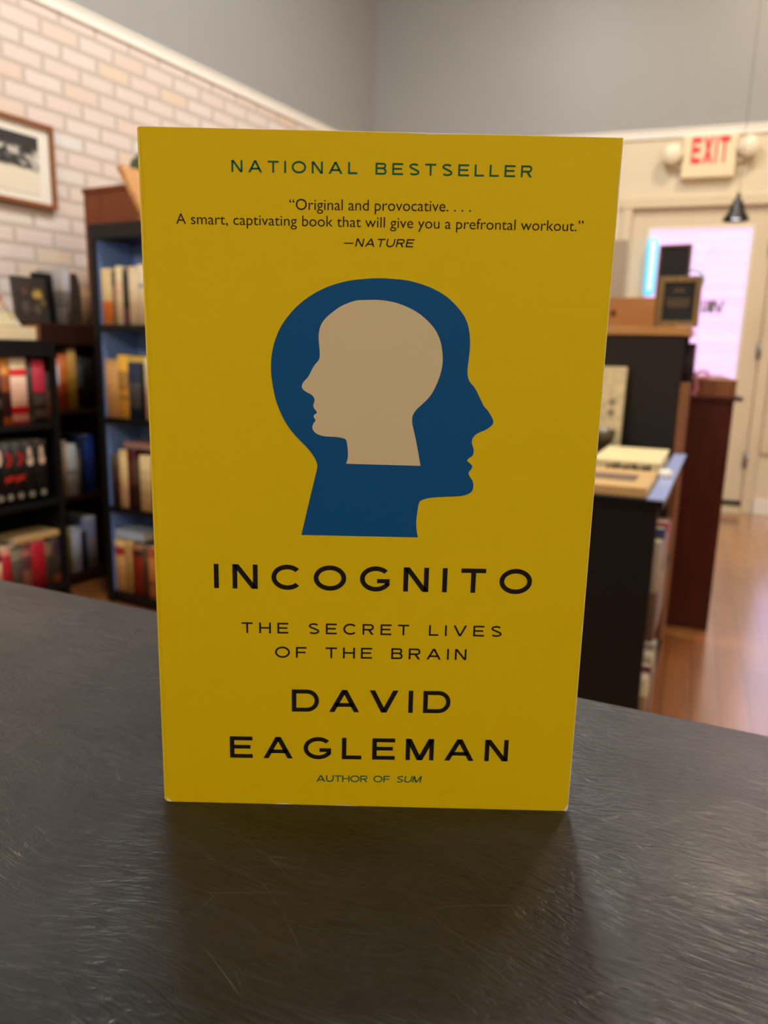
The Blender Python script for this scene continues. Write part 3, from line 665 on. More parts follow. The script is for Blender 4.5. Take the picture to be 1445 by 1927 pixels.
# tented book: two leaning boards over a spine edge
tt = thing('tented_book', 'pink and white open book standing like a tent on the cream book', 'book', BW(3.664 + .165, DA - 0.03, 1.138), RZ_WALL)
TM = banded('tented_cover', [(0, (232, 222, 186)), (.35, (206, 196, 178)), (.5, (228, 206, 184)), (.66, (206, 128, 116)), (.85, (216, 160, 140))], .137)
mb = MB(); pr = [(0.168, 0.0), (0.158, 0.0), (0.066, 0.128), (0.05, 0.132), (0.0, 0.132), (0.0, 0.138), (0.055, 0.138), (0.075, 0.131)]
mb.prism(pr, 0, .15); obj('cover', mb, TM, tt, .001)
mb = MB(); pr = [(0.152, 0.002), (0.140, 0.002), (0.02, 0.002), (0.0, 0.002), (0.0, 0.13), (0.05, 0.13), (0.064, 0.126)]
mb.prism(pr, .004, .146); obj('page_block', mb, TM, tt)
mb = MB(); ring_flat(mb, .147, .011, .005, .0095, -.0006); obj('ring_emblem', mb, PAPERW, tt)

# --- dark brown bookcase against the brick wall
SB0 = 3.09; DB = 0.36
bookcase('brown_bookcase', 'dark brown bookcase against the brick wall with orange and blue books', BW(SB0 + 0.75, DB), RZ_WALL, 0.75, 0.33, 1.162, (0.058, 0.414, 0.800), DKBROWN, DKBROWN, 0.02, top_t=0.022, front_fascia=0.065)
def pb(name, label, s, w_, z, h_, bands, grp, dep=0.17, d=DB - 0.012): return spine_book(name, label, grp, BW(s + w_, d, z), RZ_WALL, w_, h_, dep, bands)
G = 'books on the upper shelf of the dark brown bookcase'
pb('hardcover_book', 'thin book with white upper half and red orange lower half', 3.322, .027, .801, .215, [(0, (196, 84, 52)), (.3, (206, 106, 92)), (.48, (214, 206, 214)), (.88, (196, 120, 84))], G)
pb('hardcover_book', 'deep orange book between the white topped book and the gold one', 3.279, .042, .801, .232, [(0, (176, 72, 18)), (.5, (206, 112, 34)), (.9, (190, 86, 24))], G)
pb('hardcover_book', 'gold yellow book on the upper shelf, tallest there', 3.234, .043, .801, .262, [(0, (186, 150, 56)), (.5, (206, 156, 72)), (.9, (150, 116, 60))], G)
pb('hardcover_book', 'dark slate book with a grey upper patch beside the gold book', 3.204, .029, .801, .226, [(0, (24, 28, 30)), (.4, (78, 78, 72)), (.85, (46, 44, 42))], G)
pb('hardcover_book', 'black book at the right end of the upper shelf, beside dark slate book', 3.146, .056, .801, .218, [(0, (16, 14, 14)), (.8, (30, 24, 24))], G)
G = 'books on the middle shelf of the dark brown bookcase'
pb('hardcover_book', 'beige book left of the white book on the middle shelf', 3.312, .034, .415, .250, [(0, (184, 154, 122)), (.9, (160, 136, 110))], G)
pb('hardcover_book', 'white book with a grey band next to the blue book', 3.261, .050, .415, .230, [(0, (206, 206, 206)), (.42, (150, 150, 152)), (.5, (214, 214, 214))], G)
pb('hardcover_book', 'thin olive book squeezed right of the white book', 3.244, .016, .415, .205, [(0, (130, 118, 84)), (.8, (110, 100, 78))], G)
pb('hardcover_book', 'navy book just left of the bright blue book', 3.217, .026, .415, .258, [(0, (20, 30, 74)), (.8, (16, 24, 56))], G)
pb('hardcover_book', 'bright royal blue book on the middle shelf of the brown bookcase', 3.164, .052, .415, .264, [(0, (26, 68, 158)), (.4, (46, 62, 140)), (.6, (34, 72, 164)), (.9, (30, 56, 130))], G)
G = 'books on the bottom shelf of the dark brown bookcase'
pb('hardcover_book', 'olive gold book on the bottom shelf, left of pale blue book', 3.315, .036, .059, .212, [(0, (140, 122, 56)), (.85, (150, 140, 100))], G)
pb('hardcover_book', 'white and pale blue book beside the olive gold one', 3.265, .049, .059, .206, [(0, (200, 206, 222)), (.9, (176, 190, 216))], G)
pb('hardcover_book', 'dark navy book between the pale blue and lavender books', 3.230, .034, .059, .186, [(0, (40, 42, 72)), (.8, (60, 54, 64))], G)
pb('hardcover_book', 'lavender grey book at the right end of the bottom shelf', 3.178, .050, .059, .246, [(0, (140, 128, 118)), (.2, (168, 158, 166)), (.6, (150, 156, 192)), (.93, (190, 190, 204))], G)
# display things on its top (z 1.162)
ZT = 1.1625
fb = thing('display_book', 'dark picture book with a yellow flower standing face out on the brown bookcase', 'book', BW(3.466, DB - 0.06, ZT), RZ_WALL, rot=(rad(-7), 0, RZ_WALL))
def coverpic(name, base, spots):
    m, nt, b = newmat(name); N = nt.nodes; L = nt.links
    tc = N.new('ShaderNodeTexCoord'); last = None
    ns = N.new('ShaderNodeTexNoise'); ns.inputs['Scale'].default_value = 40; ns.inputs['Detail'].default_value = 4; L.new(tc.outputs['Object'], ns.inputs['Vector'])
    mx = N.new('ShaderNodeMix'); mx.data_type = 'RGBA'; c = lin(base)
    mx.inputs[6].default_value = tuple(x * .5 for x in c[:3]) + (1,); mx.inputs[7].default_value = tuple(x * 1.5 for x in c[:3]) + (1,)
    L.new(ns.outputs[0], mx.inputs[0]); last = mx.outputs[2]
    for (x, z, r, col) in spots:
        sb = N.new('ShaderNodeVectorMath'); sb.operation = 'SUBTRACT'; sb.inputs[1].default_value = (x, 0, z); L.new(tc.outputs['Object'], sb.inputs[0])
        ml = N.new('ShaderNodeVectorMath'); ml.operation = 'MULTIPLY'; ml.inputs[1].default_value = (1, 0, 1); L.new(sb.outputs[0], ml.inputs[0])
        ln = N.new('ShaderNodeVectorMath'); ln.operation = 'LENGTH'; L.new(ml.outputs[0], ln.inputs[0])
        ad = N.new('ShaderNodeMath'); ad.operation = 'MULTIPLY_ADD'; ad.inputs[1].default_value = 0.05; L.new(ns.outputs[0], ad.inputs[0]); L.new(ln.outputs['Value'], ad.inputs[2])
        mr = N.new('ShaderNodeMapRange'); mr.inputs[1].default_value = r + .031; mr.inputs[2].default_value = r + .016; L.new(ad.outputs[0], mr.inputs[0])
        m2 = N.new('ShaderNodeMix'); m2.data_type = 'RGBA'; m2.inputs[7].default_value = lin(col); L.new(mr.outputs[0], m2.inputs[0]); L.new(last, m2.inputs[6]); last = m2.outputs[2]
    L.new(last, b.inputs['Base Color']); b.inputs['Roughness'].default_value = 0.45
    return m
mb = MB(); mb.box(0, .15, 0, .003, 0, .186); mb.box(0, .15, .017, .02, 0, .186); mb.box(0, .003, .003, .017, 0, .186)
obj('cover', mb, coverpic('flower_cover', (52, 44, 38), [(.110, .118, .021, (176, 146, 70)), (.130, .088, .014, (124, 102, 52)), (.05, .130, .013, (104, 70, 52)), (.045, .065, .02, (88, 76, 68)), (.10, .058, .02, (88, 78, 66))]), fb)
mb = MB(); mb.box(.003, .147, .003, .017, .003, .183); obj('page_block', mb, PAPER, fb)
bb = thing('display_book', 'plain black book standing face out behind the flower picture book', 'book', BW(3.344, DB - 0.09, ZT), RZ_WALL, rot=(rad(-5), 0, RZ_WALL))
KB = mat('black_cloth', (16, 14, 15), 0.8, 0.2, 0.2, 60)
mb = MB(); mb.box(0, .086, 0, .003, 0, .21); mb.box(0, .086, .022, .025, 0, .21); mb.box(0, .003, .003, .022, 0, .21); obj('cover', mb, KB, bb)
mb = MB(); mb.box(.003, .083, .003, .022, .003, .207); obj('page_block', mb, PAPER, bb)
pb('hardcover_book', 'grey and white spined book standing on the brown bookcase, beside black face-out book', 3.2165, .038, ZT, .232, [(0, (150, 146, 146)), (.3, (120, 114, 112)), (.6, (168, 164, 166))], 'upright books on top of the brown bookcase', d=DB - .04)
ar = thing('bookend', 'dark arch shaped bookend on the brown bookcase, right of grey spined book', 'bookend', BW(3.208, DB - 0.05, ZT), RZ_WALL)
AM = mat('dark_bronze', (58, 48, 40), 0.5, 0.4, 0.2, 30)
pr = [(0, 0), (.05, 0), (.05, .12)] + [(.025 + .025 * math.cos(rad(a)), .19 + .03 * math.sin(rad(a)) - .07 * (1 - math.sin(rad(a))) * (a < 90)) for a in range(0, 181, 15)] + [(0, .19)]
mb = MB(); mb.prism(pr, 0, .09); obj('upright', mb, AM, ar, .002)
mb = MB(); mb.box(-.0, .05, -.015, .0, 0, .006); obj('foot', mb, AM, ar)
pb('hardcover_book', 'beige book right of the arch bookend, partly behind the black bookcase edge', 3.112, .043, ZT, .170, [(0, (150, 118, 92)), (.7, (176, 142, 106))], 'upright books on top of the brown bookcase', d=DB - .04)

# --- tall red brown cabinet square to the brick wall, and the black bookcase with blue backing in front of it
cb_ = thing('tall_cabinet', 'tall red brown wooden cabinet behind the black bookcase', 'cabinet', BW(3.05, 0.232), RZ_PERP)
mb = MB(); mb.box(0, 1.25, 0, .30, 0, 1.735); obj('body', mb, REDBROWN, cb_, .003)
mb = MB(); mb.box(-.004, 1.254, -.006, .30, 1.735, 1.755); obj('top_panel', mb, REDBROWN, cb_, .003)
SC = 3.38; C0 = 0.640
bookcase('black_bookcase', 'tall black bookcase with blue backing behind the yellow paperback', BW(SC, C0), RZ_PERP, 0.86, 0.205, 1.535, (0.052, 0.421, 0.790, 1.156), BLACK, BLUEB, 0.032, top_t=0.055, lining=BLUEB)
def pc(name, label, d, w_, z, h_, bands, grp, dep=0.15, s=SC - 0.012): return spine_book(name, label, grp, BW(s, d + .010 + .014 * (1.2 - z), z), RZ_PERP, w_, h_, dep, bands)
G = 'books on the top shelf of the tall black bookcase'
pc('hardcover_book', 'cream book with orange lower half, first on the blue backed top shelf', .672, .056, 1.157, .214, [(0, (222, 150, 92)), (.08, (226, 132, 64)), (.42, (220, 196, 148))], G)
pc('hardcover_book', 'thin grey brown book right of the orange and cream book', .730, .020, 1.157, .204, [(0, (150, 120, 92)), (.7, (96, 84, 70))], G)
pc('hardcover_book', 'pale cream book in front of blue backing, left of dark purple footed book', .752, .037, 1.157, .220, [(0, (226, 206, 170)), (.5, (222, 190, 160)), (.75, (226, 210, 168))], G)
pc('hardcover_book', 'dark book with a purple foot on the top shelf', .790, .031, 1.157, .210, [(0, (112, 84, 92)), (.3, (46, 42, 36)), (.9, (90, 80, 60))], G)
pc('hardcover_book', 'plain cream book right of the purple footed book', .823, .047, 1.157, .216, [(0, (222, 204, 172)), (.9, (214, 196, 160))], G)
pc('hardcover_book', 'cream book with a blue mark touching the yellow paperback edge', .872, .056, 1.157, .222, [(0, (224, 208, 176)), (.62, (140, 156, 176)), (.68, (226, 210, 182))], G)
G = 'books on the second shelf of the tall black bookcase'
pc('hardcover_book', 'plain tan book left of the yellow spine on the second shelf', .664, .070, .791, .232, [(0, (206, 158, 98)), (.9, (190, 146, 92))], G)
pc('hardcover_book', 'golden yellow book with dark title on the second shelf', .736, .055, .791, .250, [(0, (220, 168, 66)), (.3, (176, 132, 62)), (.36, (214, 160, 66)), (.45, (172, 128, 60)), (.75, (228, 176, 60))], G)
pc('hardcover_book', 'navy book with a grey label beside the golden yellow book', .793, .064, .791, .222, [(0, (22, 36, 56)), (.2, (74, 76, 78)), (.65, (30, 44, 70))], G)
pc('hardcover_book', 'thin black book right of the navy book', .859, .022, .791, .222, [(0, (20, 20, 26)), (.9, (26, 26, 34))], G)
pc('hardcover_book', 'off white book on the second shelf touching the yellow paperback edge', .883, .048, .791, .246, [(0, (206, 178, 146)), (.5, (210, 190, 160)), (.85, (226, 208, 168))], G)
flat_book('flat_book', 'pale yellow book lying across the navy book', G, BW(SC - .016, .812, 1.0145), RZ_PERP, .086, .12, .022, (206, 182, 100))
G = 'books on the third shelf of the tall black bookcase'
pc('hardcover_book', 'dark brown book at the left end of the third shelf', .664, .046, .422, .216, [(0, (60, 40, 34)), (.5, (72, 46, 40)), (.8, (84, 70, 52))], G)
pc('hardcover_book', 'cream spined book between the dark brown and maroon books', .712, .045, .422, .240, [(0, (222, 186, 148)), (.4, (224, 196, 140)), (.9, (216, 184, 124))], G)
pc('hardcover_book', 'maroon book right of the cream spine on the third shelf', .760, .042, .422, .248, [(0, (60, 22, 24)), (.4, (86, 46, 34)), (.8, (74, 14, 22))], G)
pc('hardcover_book', 'dark olive brown book between maroon and lettered cream books', .803, .023, .422, .212, [(0, (54, 40, 30)), (.5, (74, 60, 42))], G)
pc('hardcover_book', 'wide cream book with fine lettering on the third shelf', .828, .062, .422, .228, [(0, (226, 196, 130)), (.1, (206, 180, 130)), (.3, (190, 162, 116)), (.33, (210, 186, 138)), (.5, (192, 164, 118)), (.53, (210, 186, 138)), (.7, (194, 166, 120)), (.73, (224, 200, 150))], G)
pc('hardcover_book', 'sage green book right of the wide cream lettered one', .892, .042, .422, .216, [(0, (92, 106, 66)), (.62, (170, 158, 110)), (.68, (100, 120, 92))], G)
flat_book('flat_book', 'dusty tan book lying on top of the third shelf row', G, BW(SC - .02, .760, .6715), RZ_PERP, .17, .12, .026, (150, 118, 112))
G = 'books on the bottom shelf of the tall black bookcase'
pc('hardcover_book', 'cream book with a red patch at the left end of the bottom shelf', .657, .054, .053, .228, [(0, (206, 160, 100)), (.62, (200, 150, 92)), (.7, (150, 40, 40)), (.86, (212, 176, 120))], G)
pc('hardcover_book', 'olive tan book right of the cream book with red patch', .713, .043, .053, .232, [(0, (170, 134, 72)), (.9, (190, 156, 96))], G)
pc('hardcover_book', 'rust red book in the middle of the bottom shelf', .758, .060, .053, .214, [(0, (124, 36, 16)), (.8, (60, 26, 16)), (.92, (150, 90, 60))], G)
pc('hardcover_book', 'narrow dark olive book right of the rust red one', .820, .027, .053, .214, [(0, (66, 48, 30)), (.7, (86, 60, 40))], G)
pc('hardcover_book', 'wide tan orange book on the bottom shelf touching the yellow paperback', .849, .084, .053, .220, [(0, (190, 120, 56)), (.25, (150, 96, 52)), (.35, (196, 124, 66)), (.8, (160, 84, 44))], G)
flat_book('flat_book', 'pale blue white book lying on the bottom shelf row', G, BW(SC - .02, .684, .2875), RZ_PERP, .166, .13, .034, (168, 186, 208))
# on top of the tall cabinet
br_ = thing('book_rest', 'tan V shaped wooden book rest on top of the tall black bookcase', 'book rest', BW(3.352, .93, 1.536), RZ_PERP)
for sx_ in (-1, 1):
    mb = MB(); pr = [(sx_ * .004, 0), (sx_ * .034, 0), (sx_ * -.098 + 0, .230), (sx_ * -.130, .236)]
    pr = [(sx_ * -.004, 0.0), (sx_ * .020, 0.0), (sx_ * .150, .200), (sx_ * .126, .208)]
    mb.prism(pr, .002 if sx_ > 0 else .0, .16); obj('board', mb, TAN, br_, .002)
mb = MB(); mb.box(-.04, .04, .0, .16, -.0005, .012); obj('foot', mb, TAN, br_, .001)
mb = MB(); mb.lathe([(0, 0), (.045, 0), (.05, .02), (.05, .10), (.042, .125), (.026, .135), (.02, .14), (.02, .148), (.0, .148)], n=24)
tag(obj('green_jar', mb, mat('dark_green_glaze', (64, 78, 50), 0.3, 0.5, 0.2, 20), loc=BW(2.92, .462, 1.7555)), 'dark green jar on the tall cabinet, just left of the yellow paperback', 'jar')

# --- framed picture on the brick wall
pf = thing('framed_picture', 'wood framed black and white print hanging on the white brick wall', 'picture', BW(3.455, 0.004, 1.68), RZ_WALL)
PW, PH, FW = .43, .357, .020
mb = MB()
for (a, b_, z0, z1) in ((0, FW, 0, PH), (PW - FW, PW, 0, PH), (FW, PW - FW, 0, FW), (FW, PW - FW, PH - FW, PH)): mb.box(a, b_, -.028, 0, z0, z1)
obj('frame', mb, wood('picture_frame_wood', (122, 74, 44), (148, 94, 58), 0.4, 'x'), pf, .002)
mb = MB(); mb.box(FW, PW - FW, -.012, -.002, FW, PH - FW); obj('mat_board', mb, mat('mat_board', (226, 222, 212), 0.8, 0.15, 0.02, 20), pf)
def printmat():
    m, nt, b = newmat('black_and_white_print'); N = nt.nodes; L = nt.links
    tc = N.new('ShaderNodeTexCoord'); ns = N.new('ShaderNodeTexNoise'); ns.inputs['Scale'].default_value = 13; ns.inputs['Detail'].default_value = 5; ns.inputs['Distortion'].default_value = 1.4
    L.new(tc.outputs['Object'], ns.inputs['Vector'])
    rp = N.new('ShaderNodeValToRGB'); e = rp.color_ramp.elements; e[0].position = .42; e[0].color = lin((30, 28, 28)); e[1].position = .66; e[1].color = lin((214, 210, 200)); x = e.new(.52); x.color = lin((92, 88, 84))
    L.new(ns.outputs[0], rp.inputs[0])
    sx = N.new('ShaderNodeSeparateXYZ'); L.new(tc.outputs['Object'], sx.inputs[0])
    ad = N.new('ShaderNodeMath'); ad.operation = 'MULTIPLY_ADD'; ad.inputs[1].default_value = .05; L.new(ns.outputs[0], ad.inputs[0]); L.new(sx.outputs[2], ad.inputs[2])
    mr = N.new('ShaderNodeMapRange'); mr.inputs[1].default_value = .168; mr.inputs[2].default_value = .182; L.new(ad.outputs[0], mr.inputs[0])
    mx = N.new('ShaderNodeMix'); mx.data_type = 'RGBA'; mx.inputs[6].default_value = lin((220, 212, 192)); L.new(rp.outputs[0], mx.inputs[7]); L.new(mr.outputs[0], mx.inputs[0])
    m2 = N.new('ShaderNodeMapRange'); m2.inputs[1].default_value = .262; m2.inputs[2].default_value = .276; L.new(ad.outputs[0], m2.inputs[0])
    m3 = N.new('ShaderNodeMix'); m3.data_type = 'RGBA'; m3.inputs[7].default_value = lin((38, 36, 38)); L.new(m2.outputs[0], m3.inputs[0]); L.new(mx.outputs[2], m3.inputs[6])
    L.new(m3.outputs[2], b.inputs['Base Color']); b.inputs['Roughness'].default_value = .6; return m
mb = MB(); mb.box(.07, PW - .078, -.014, -.012, .052, PH - .062); obj('print', mb, printmat(), pf)

# ------------------------------------------------------------------ right: stepped black display unit
PR = Vector((0.638, 1.493, 0)); RZR = rad(-24)
er = Vector((math.cos(RZR), math.sin(RZR), 0)); gr_ = Vector((-math.sin(RZR), math.cos(RZR), 0))
def RR(x, y, z=0): return PR + er * x + gr_ * y + Vector((0, 0, z))
ZL = 0.76
ru = thing('display_unit', 'black stepped book display unit with a low ledge beside the brown case', 'display unit', PR, RZR)
mb = MB(); mb.box(-.5, 0.0, 0, .022, 0, ZL - .022); obj('end_panel', mb, BLACK, ru, .001)
mb = MB(); mb.box(-.5, 0.012, -.012, .95, ZL - .022, ZL); obj('ledge', mb, BLACKG, ru, .002)
mb = MB(); mb.box(-.026, 0.0135, -.0125, .93, ZL - .002, ZL + .0016); o = obj('edge_strip', mb, mat('pale_blue_strip', (150, 162, 206), .3, .5, .04, 10), ru); o['label'] = 'pale blue strip along the ledge edge'  # thin pale blue strip laid over the aisle edge of the ledge
mb = MB(); mb.box(-.26, -.24, .022, .95, 0, ZL - .022); obj('back_panel', mb, BLACK, ru)
for z in (.08, .40):
    mb = MB(); mb.box(-.24, -.004, .022, .95, z - .022, z); obj('shelf', mb, BLACK, ru)
mb = MB(); mb.box(-.24, -.01, .022, .95, 0, .058); obj('plinth', mb, BLACK, ru)
mb = MB(); mb.box(-.5, -.03, .95, .97, 0, 1.155); obj('end_panel', mb, CHAR, ru, .001)
mb = MB(); mb.box(-.5, -.03, 1.235, 1.255, 0, 1.155); mb.box(-.28, -.26, .97, 1.235, 0, 1.155); obj('back_panel', mb, BLACK, ru)
for z in (.10, .46, .80, ):
    mb = MB(); mb.box(-.26, -.03, .97, 1.235, z - .022, z); obj('shelf', mb, MIDBR, ru)
mb = MB(); mb.box(-.03, -.008, .952, 1.255, .0, 1.0); obj('side_panel', mb, MIDBR, ru, .001)
mb = MB(); mb.box(-.5, -.018, .945, 1.26, 1.155, 1.183); obj('top_board', mb, TAN, ru, .002)
# side shelves with books facing the aisle
RZS = RZR + rad(90)                  # viewer in the aisle: right is away from the counter
def pr_(label, y, w_, z, h_, bands, grp, out=0.016): return spine_book('hardcover_book', label, grp, RR(out, y, z), RZS, w_, h_, .19, bands)
G = 'books facing the aisle on the low display unit'
yy = .03
for (w_, h_, bands, lb) in ((.05, .25, [(0, (120, 100, 84)), (.5, (170, 150, 130))], 'grey beige book nearest the counter on the display unit side shelf'),
                            (.045, .27, [(0, (66, 70, 110)), (.6, (42, 48, 92))], 'dark blue book in the display unit side shelf'),
                            (.06, .24, [(0, (196, 180, 150)), (.6, (150, 130, 110))], 'sand coloured book on the upper side shelf facing the aisle'),
                            (.05, .26, [(0, (150, 130, 120)), (.7, (180, 30, 40))], 'book with a red top on the side shelf of the display unit'),
                            (.06, .25, [(0, (156, 130, 112)), (.5, (120, 96, 84))], 'taupe book far along the side shelf by the brown case')):
    pr_(lb, yy, w_, .401, h_, bands, G); yy += w_ + .012
yy = .03
for (w_, h_, bands, lb) in ((.05, .22, [(0, (60, 70, 84)), (.5, (150, 120, 84)), (.8, (206, 186, 150))], 'slate and tan book on the low side shelf nearest the counter'),
                            (.035, .23, [(0, (124, 30, 44)), (.7, (96, 24, 36))], 'wine red book low in the side of the display unit'),
                            (.05, .24, [(0, (26, 26, 28)), (.8, (190, 176, 140))], 'black book with a cream head on the low side shelf'),
                            (.05, .25, [(0, (202, 178, 140)), (.6, (150, 140, 120))], 'pale cream book on the low side shelf further along')):
    pr_(lb, yy, w_, .081, h_, bands, G); yy += w_ + .014
pr_('dark purple book sticking out of the tall step beside the door glass', .99, .09, 1.001, .13, [(0, (52, 40, 50)), (.8, (64, 48, 58))], None, out=0.004)
# on the ledge
sb = thing('display_book', 'cream book with grey marks standing on the ledge of display unit', 'book', RR(-.36, .895, ZL + .002), RZR, rot=(rad(-4), 0, RZR))
mb = MB(); mb.box(0, .155, 0, .003, 0, .286); mb.box(0, .155, .025, .028, 0, .286); mb.box(0, .003, .003, .025, 0, .286)
obj('cover', mb, coverpic('cream_cover', (214, 196, 154), []), sb)
mb = MB(); mb.box(.003, .152, .003, .025, .003, .283); obj('page_block', mb, PAPER, sb)
mb = MB(); ell(mb, .118, .165, .012, .014, -.0006); ell(mb, .116, .128, .013, .014, -.0006); obj('cover_marks', mb, mat('grey_print', (150, 136, 108), .6, .2, .1, 40), sb)
bw_ = thing('bowl', 'small dark olive bowl in front of the standing cream book', 'bowl', RR(-.262, .822, ZL + .0008), 0)
mb = MB(); mb.lathe([(0, 0), (.022, 0), (.026, .006), (.02, .014), (.042, .035), (.05, .075), (.047, .075), (.038, .04), (0, .02)], n=28)
obj('vessel', mb, mat('olive_glaze', (70, 58, 32), 0.35, 0.5, 0.3, 18), bw_)
wb = flat_book('flat_book', 'thick cream book with bold dark lettering lying on the ledge', 'books lying on the ledge', RR(-.222, .405, ZL + .0008), RZR, .19, .36, .03, (222, 204, 156))

mb = MB(); 
for i in range(9): mb.box(.045 + i * .014, .045 + i * .014 + .009 + .002 * (i % 2), -.0012, 0, .006, .016 + .003 * (i % 3))
obj('spine_lettering', mb, INKK, wb)
wf = flat_book('flat_book', 'tan book with grey cover panel lying at the front of the ledge', 'books lying on the ledge', RR(-.30, .0, ZL + .0008), RZR, .272, .29, .022, (196, 160, 108))
mb = MB(); mb.box(.10, .235, .09, .2, .022, .0226); obj('cover_panel', mb, mat('grey_brown_print', (112, 92, 78), .5, .3, .1, 30), wf)
mb = MB(); mb.lathe([(0, 0), (.016, 0), (.018, .004), (.018, .014), (.014, .02), (0, .022)], n=20)
tag(obj('white_knob', mb, PAPERW, loc=RR(-.012, .34, ZL + .0022)), 'small round white token on the ledge beside the lettered cream book', 'token')
# on the top board (z 1.183)
cr = thing('wooden_crate', 'knotty pine box on the tan top board', 'crate', RR(-.40, .985, 1.1832), RZR)
for (a, b_, c_, d_) in ((0, .262, 0, .01), (0, .262, .11, .12), (0, .01, .01, .11), (.252, .262, .01, .11)):
    mb = MB(); mb.box(a, b_, c_, d_, 0, .098); obj('side_board', mb, PINE, cr, .001)
mb = MB(); mb.box(.01, .252, .01, .11, 0, .008); obj('base_board', mb, PINE, cr)
mb = MB(); ell(mb, .125, .045, .011, .013, -.0005); obj('knot', mb, mat('dark_knot', (96, 58, 30), .6, .2, .2, 60), cr)
gb = thing('file_holder', 'grey upright file folder standing in the pine box', 'folder', RR(-.385, 1.02, 1.192), RZR)
GREYB = mat('grey_board', (176, 162, 144), .6, .25, .06, 12)
mb = MB(); mb.box(0, .135, 0, .002, 0, .284); mb.box(0, .135, .02, .022, 0, .274); mb.box(.0, .135, .002, .02, 0, .002); obj('folder', mb, GREYB, gb)
mb = MB(); mb.box(.004, .137, .004, .018, .003, .27); obj('sheets', mb, PAPERW, gb)
def framed_sign(label, loc, w_, h_, fw, mf, mp, lean, txt=False, cat='sign'):
    t = thing('framed_sign', label, cat, loc, RZR, rot=(rad(lean), 0, RZR))
    mb = MB()
    for (a, b_, z0, z1) in ((0, fw, 0, h_), (w_ - fw, w_, 0, h_), (fw, w_ - fw, 0, fw), (fw, w_ - fw, h_ - fw, h_)): mb.box(a, b_, 0, .018, z0, z1)
    obj('frame', mb, mf, t, .0015)
    mb = MB(); mb.box(fw, w_ - fw, .006, .014, fw, h_ - fw); obj('board', mb, mp, t)
    if txt:
        mb = MB()
        rowz = [(.62, .5), (.58, .44), (.48, .8), (.43, .74), (.38, .78), (.34, .5)]
        for f, q in [(.74, .35), (.69, .45), (.54, .85), (.49, .8), (.44, .85), (.40, .7)]:
            n = int(9 * q); cw = (w_ - 2 * fw) * q * .9 / n
            for i in range(n): mb.box(w_ / 2 + (i - n / 2) * cw, w_ / 2 + (i - n / 2) * cw + cw * .6, .0052, .006, h_ * f, h_ * f + .0045)
        obj('lettering', mb, mat('faded_gold_ink', (120, 100, 62), .5, .3, .1, 30), t)
    return t
CHALK = mat('chalkboard', (34, 32, 34), .6, .25, .2, 8); GOLDF = wood('antique_gold_wood', (112, 88, 50), (136, 108, 64), .4, 'z')
DARKF = wood('walnut_frame', (92, 68, 52), (112, 84, 64), .4, 'z')
framed_sign('blank dark chalkboard with a thin brown frame on the top board', RR(-.155, 1.112, 1.1850), .108, .285, .009, DARKF, CHALK, -3)
framed_sign('gold framed black sign with faint lettering in front of the chalkboard', RR(-.134, .985, 1.1850), .137, .165, .019, GOLDF, CHALK, -4, True)
# pale pink paper hanging over the board end
rows = [[(x, y + .004 * math.sin(i), z) for y in (0, .02, .04, .06)] for i, (x, z) in enumerate(
    [(-.062, 1.1850), (-.04, 1.1862), (-.022, 1.1858), (-.012, 1.183), (-.006, 1.174), (.003, 1.156), (.010, 1.145), (.018, 1.140)])]
mb = MB(); mb.grid(rows, 0, True)
o = obj('paper_tag', mb, mat('pale_pink_paper', (226, 190, 190), .7, .2, .05, 20), loc=RR(.0, .95, 0), rz=RZR); so = o.modifiers.new('thickness', 'SOLIDIFY'); so.thickness = .0015
tag(o, 'pale pink paper tag drooping off the right end of tan board', 'paper tag')

# --- mahogany case further back
QB = Vector((1.327, 2.684, 0)); RZQ = rad(-20)
mc = thing('mahogany_case', 'tall dark red mahogany case end with tan top, by the aisle', 'case', QB, RZQ)
mb = MB(); mb.box(-.5, 0, 0, .9, 0, .925); obj('body', mb, MAHOG, mc, .002)
mb = MB(); mb.box(-.5, .03, -.012, .9, .925, .940); obj('top_lip', mb, MAHOG, mc, .003)
mb = MB(); mb.box(-.5, 0.002, 0, .9, .940, 1.004); obj('top_box', mb, MIDBR, mc, .002)
rb = thing('curled_ribbon', 'curled pink ribbon on front of the tan case top', 'ribbon', QB + Vector((math.cos(RZQ) * -.125, math.sin(RZQ) * -.125, .0)), RZQ)
PINK = mat('pink_ribbon', (232, 150, 176), .5, .3, .08, 30)
mb = MB(); mb.tube([(.024 * math.cos(rad(a)), -.022 + .004 * math.sin(rad(a * 2)), 1.020 + .0145 * math.sin(rad(a))) for a in range(0, 361, 15)], .006); obj('loop', mb, PINK, rb)
mb = MB(); mb.tube([(-.012, -.018, 1.006), (-.018, -.018, .985), (-.012, -.02, .968), (-.024, -.018, .950), (-.018, -.018, .9405)], .0045); obj('tail', mb, PINK, rb)

# ------------------------------------------------------------------ door wall fittings
ex = thing('exit_sign', 'white EXIT sign with red letters and two emergency lamp heads above the door', 'exit sign', DW(0, 0, 0), AD)
SIGNW = mat('sign_plastic', (232, 216, 180), .45, .35, .03, 10)
mb = MB(); mb.box(-.655, -.322, -.06, 0, 2.272, 2.532); obj('sign_box', mb, SIGNW, ex, .006)

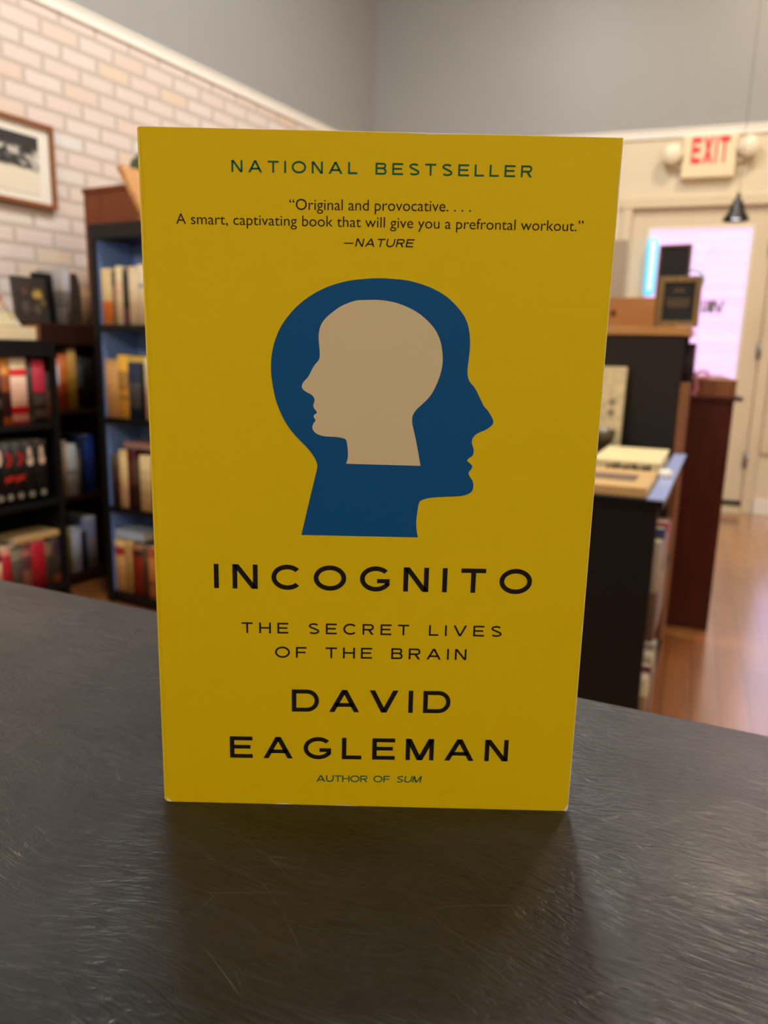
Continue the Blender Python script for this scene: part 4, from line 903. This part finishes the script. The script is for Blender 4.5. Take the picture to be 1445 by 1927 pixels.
# condensed letters: draw at natural width and squeeze
mb2 = MB(); letter_line(mb2, 'EXIT', 0, 3.75, 0, 0, 1, .24, 0)
mb2.v = [(-.602 + p[0] / 3.75 * .234, -.0612, 2.358 + p[2] * .166) for p in mb2.v]
obj('exit_lettering', mb2, emit('exit_red', (.62, .02, .03), .30), ex)
LAMPW = mat('lamp_plastic', (222, 208, 178), .4, .4, .03, 10)
for cx, cz in ((-.722, 2.428), (-.252, 2.452)):
    mb = MB(); mb.lathe([(0, .0), (.035, .0), (.05, -.02), (.066, -.05), (.069, -.075), (.064, -.082), (.058, -.078), (.0, -.07)], (cx, -.012, cz), 'y', 28); 
    hd = obj('lamp_head', mb, LAMPW, ex)
    mb = MB(); mb.lathe([(.057, -.081), (.045, -.09), (.025, -.096), (0, -.098)], (cx, -.012, cz), 'y', 24); obj('lens', mb, mat('lamp_lens', (236, 226, 200), .25, .5, .02, 10), hd)
    mb = MB(); mb.box(min(cx, -.49) if cx < -.49 else -.34, -.63 if cx < -.49 else max(cx, -.34), -.03, -.004, cz - .085, cz - .06); obj('bracket', mb, LAMPW, ex)
nt_ = thing('light_tube', 'glowing cyan light tube hanging on the left of the door glass', 'light', DW(0, 0, 0), AD)
mb = MB(); mb.lathe([(0, 1.505), (.017, 1.508), (.031, 1.52), (.036, 1.54), (.036, 1.86), (.031, 1.885), (.017, 1.896), (0, 1.9)], (-.79, -.040, 0), 'z', 20); obj('tube', mb, emit('cyan_glow', (.05, .56, .95), 1.0), nt_)
mb = MB(); mb.lathe([(0, 1.53), (.0098, 1.54), (.0098, 1.87), (0, 1.88)], (-.79, -.077, 0), 'z', 12); obj('bright_core', mb, emit('white_glow', (.75, .97, 1.0), 1.3), nt_)
for z in (1.58, 1.82):
    mb = MB(); mb.box(-.80, -.78, -.01, .0305, z - .008, z + .008); obj('clip', mb, METAL, nt_)
pl = thing('pendant_lamp', 'small black cone pendant lamp hanging in front of the door', 'lamp', (1.98, 4.37, 1.86), 0)
mb = MB(); mb.lathe([(.073, 0), (.070, .012), (.046, .045), (.036, .085), (.024, .108), (.012, .125), (.009, .15), (0, .15)], n=28)
mb.lathe([(.071, .002), (.044, .045), (.034, .084), (.022, .105), (0, .106)], n=28); obj('shade', mb, mat('black_enamel', (16, 14, 14), .35, .5, .1, 20), pl)
mb = MB(); mb.lathe([(0, .004), (.02, .006), (.03, .02), (.03, .04), (.018, .065), (.014, .1), (0, .1)], n=20); obj('bulb', mb, emit('bulb_glow', (.9, .86, 1.0), 1.5), pl)
mb = MB(); mb.tube([(0, 0, .148), (0, 0, H - 1.86)], .0016, 6); obj('cord', mb, METAL, pl)
mb = MB(); mb.box(0, .4, 0, .45, 0, .012)
tag(obj('door_mat', mb, mat('grey_carpet', (128, 130, 134), .95, .05, .2, 120), loc=DW(-.62, .62, 0), rz=AD, bevel=.003), 'grey doormat on the wooden floor in front of the door', 'doormat')
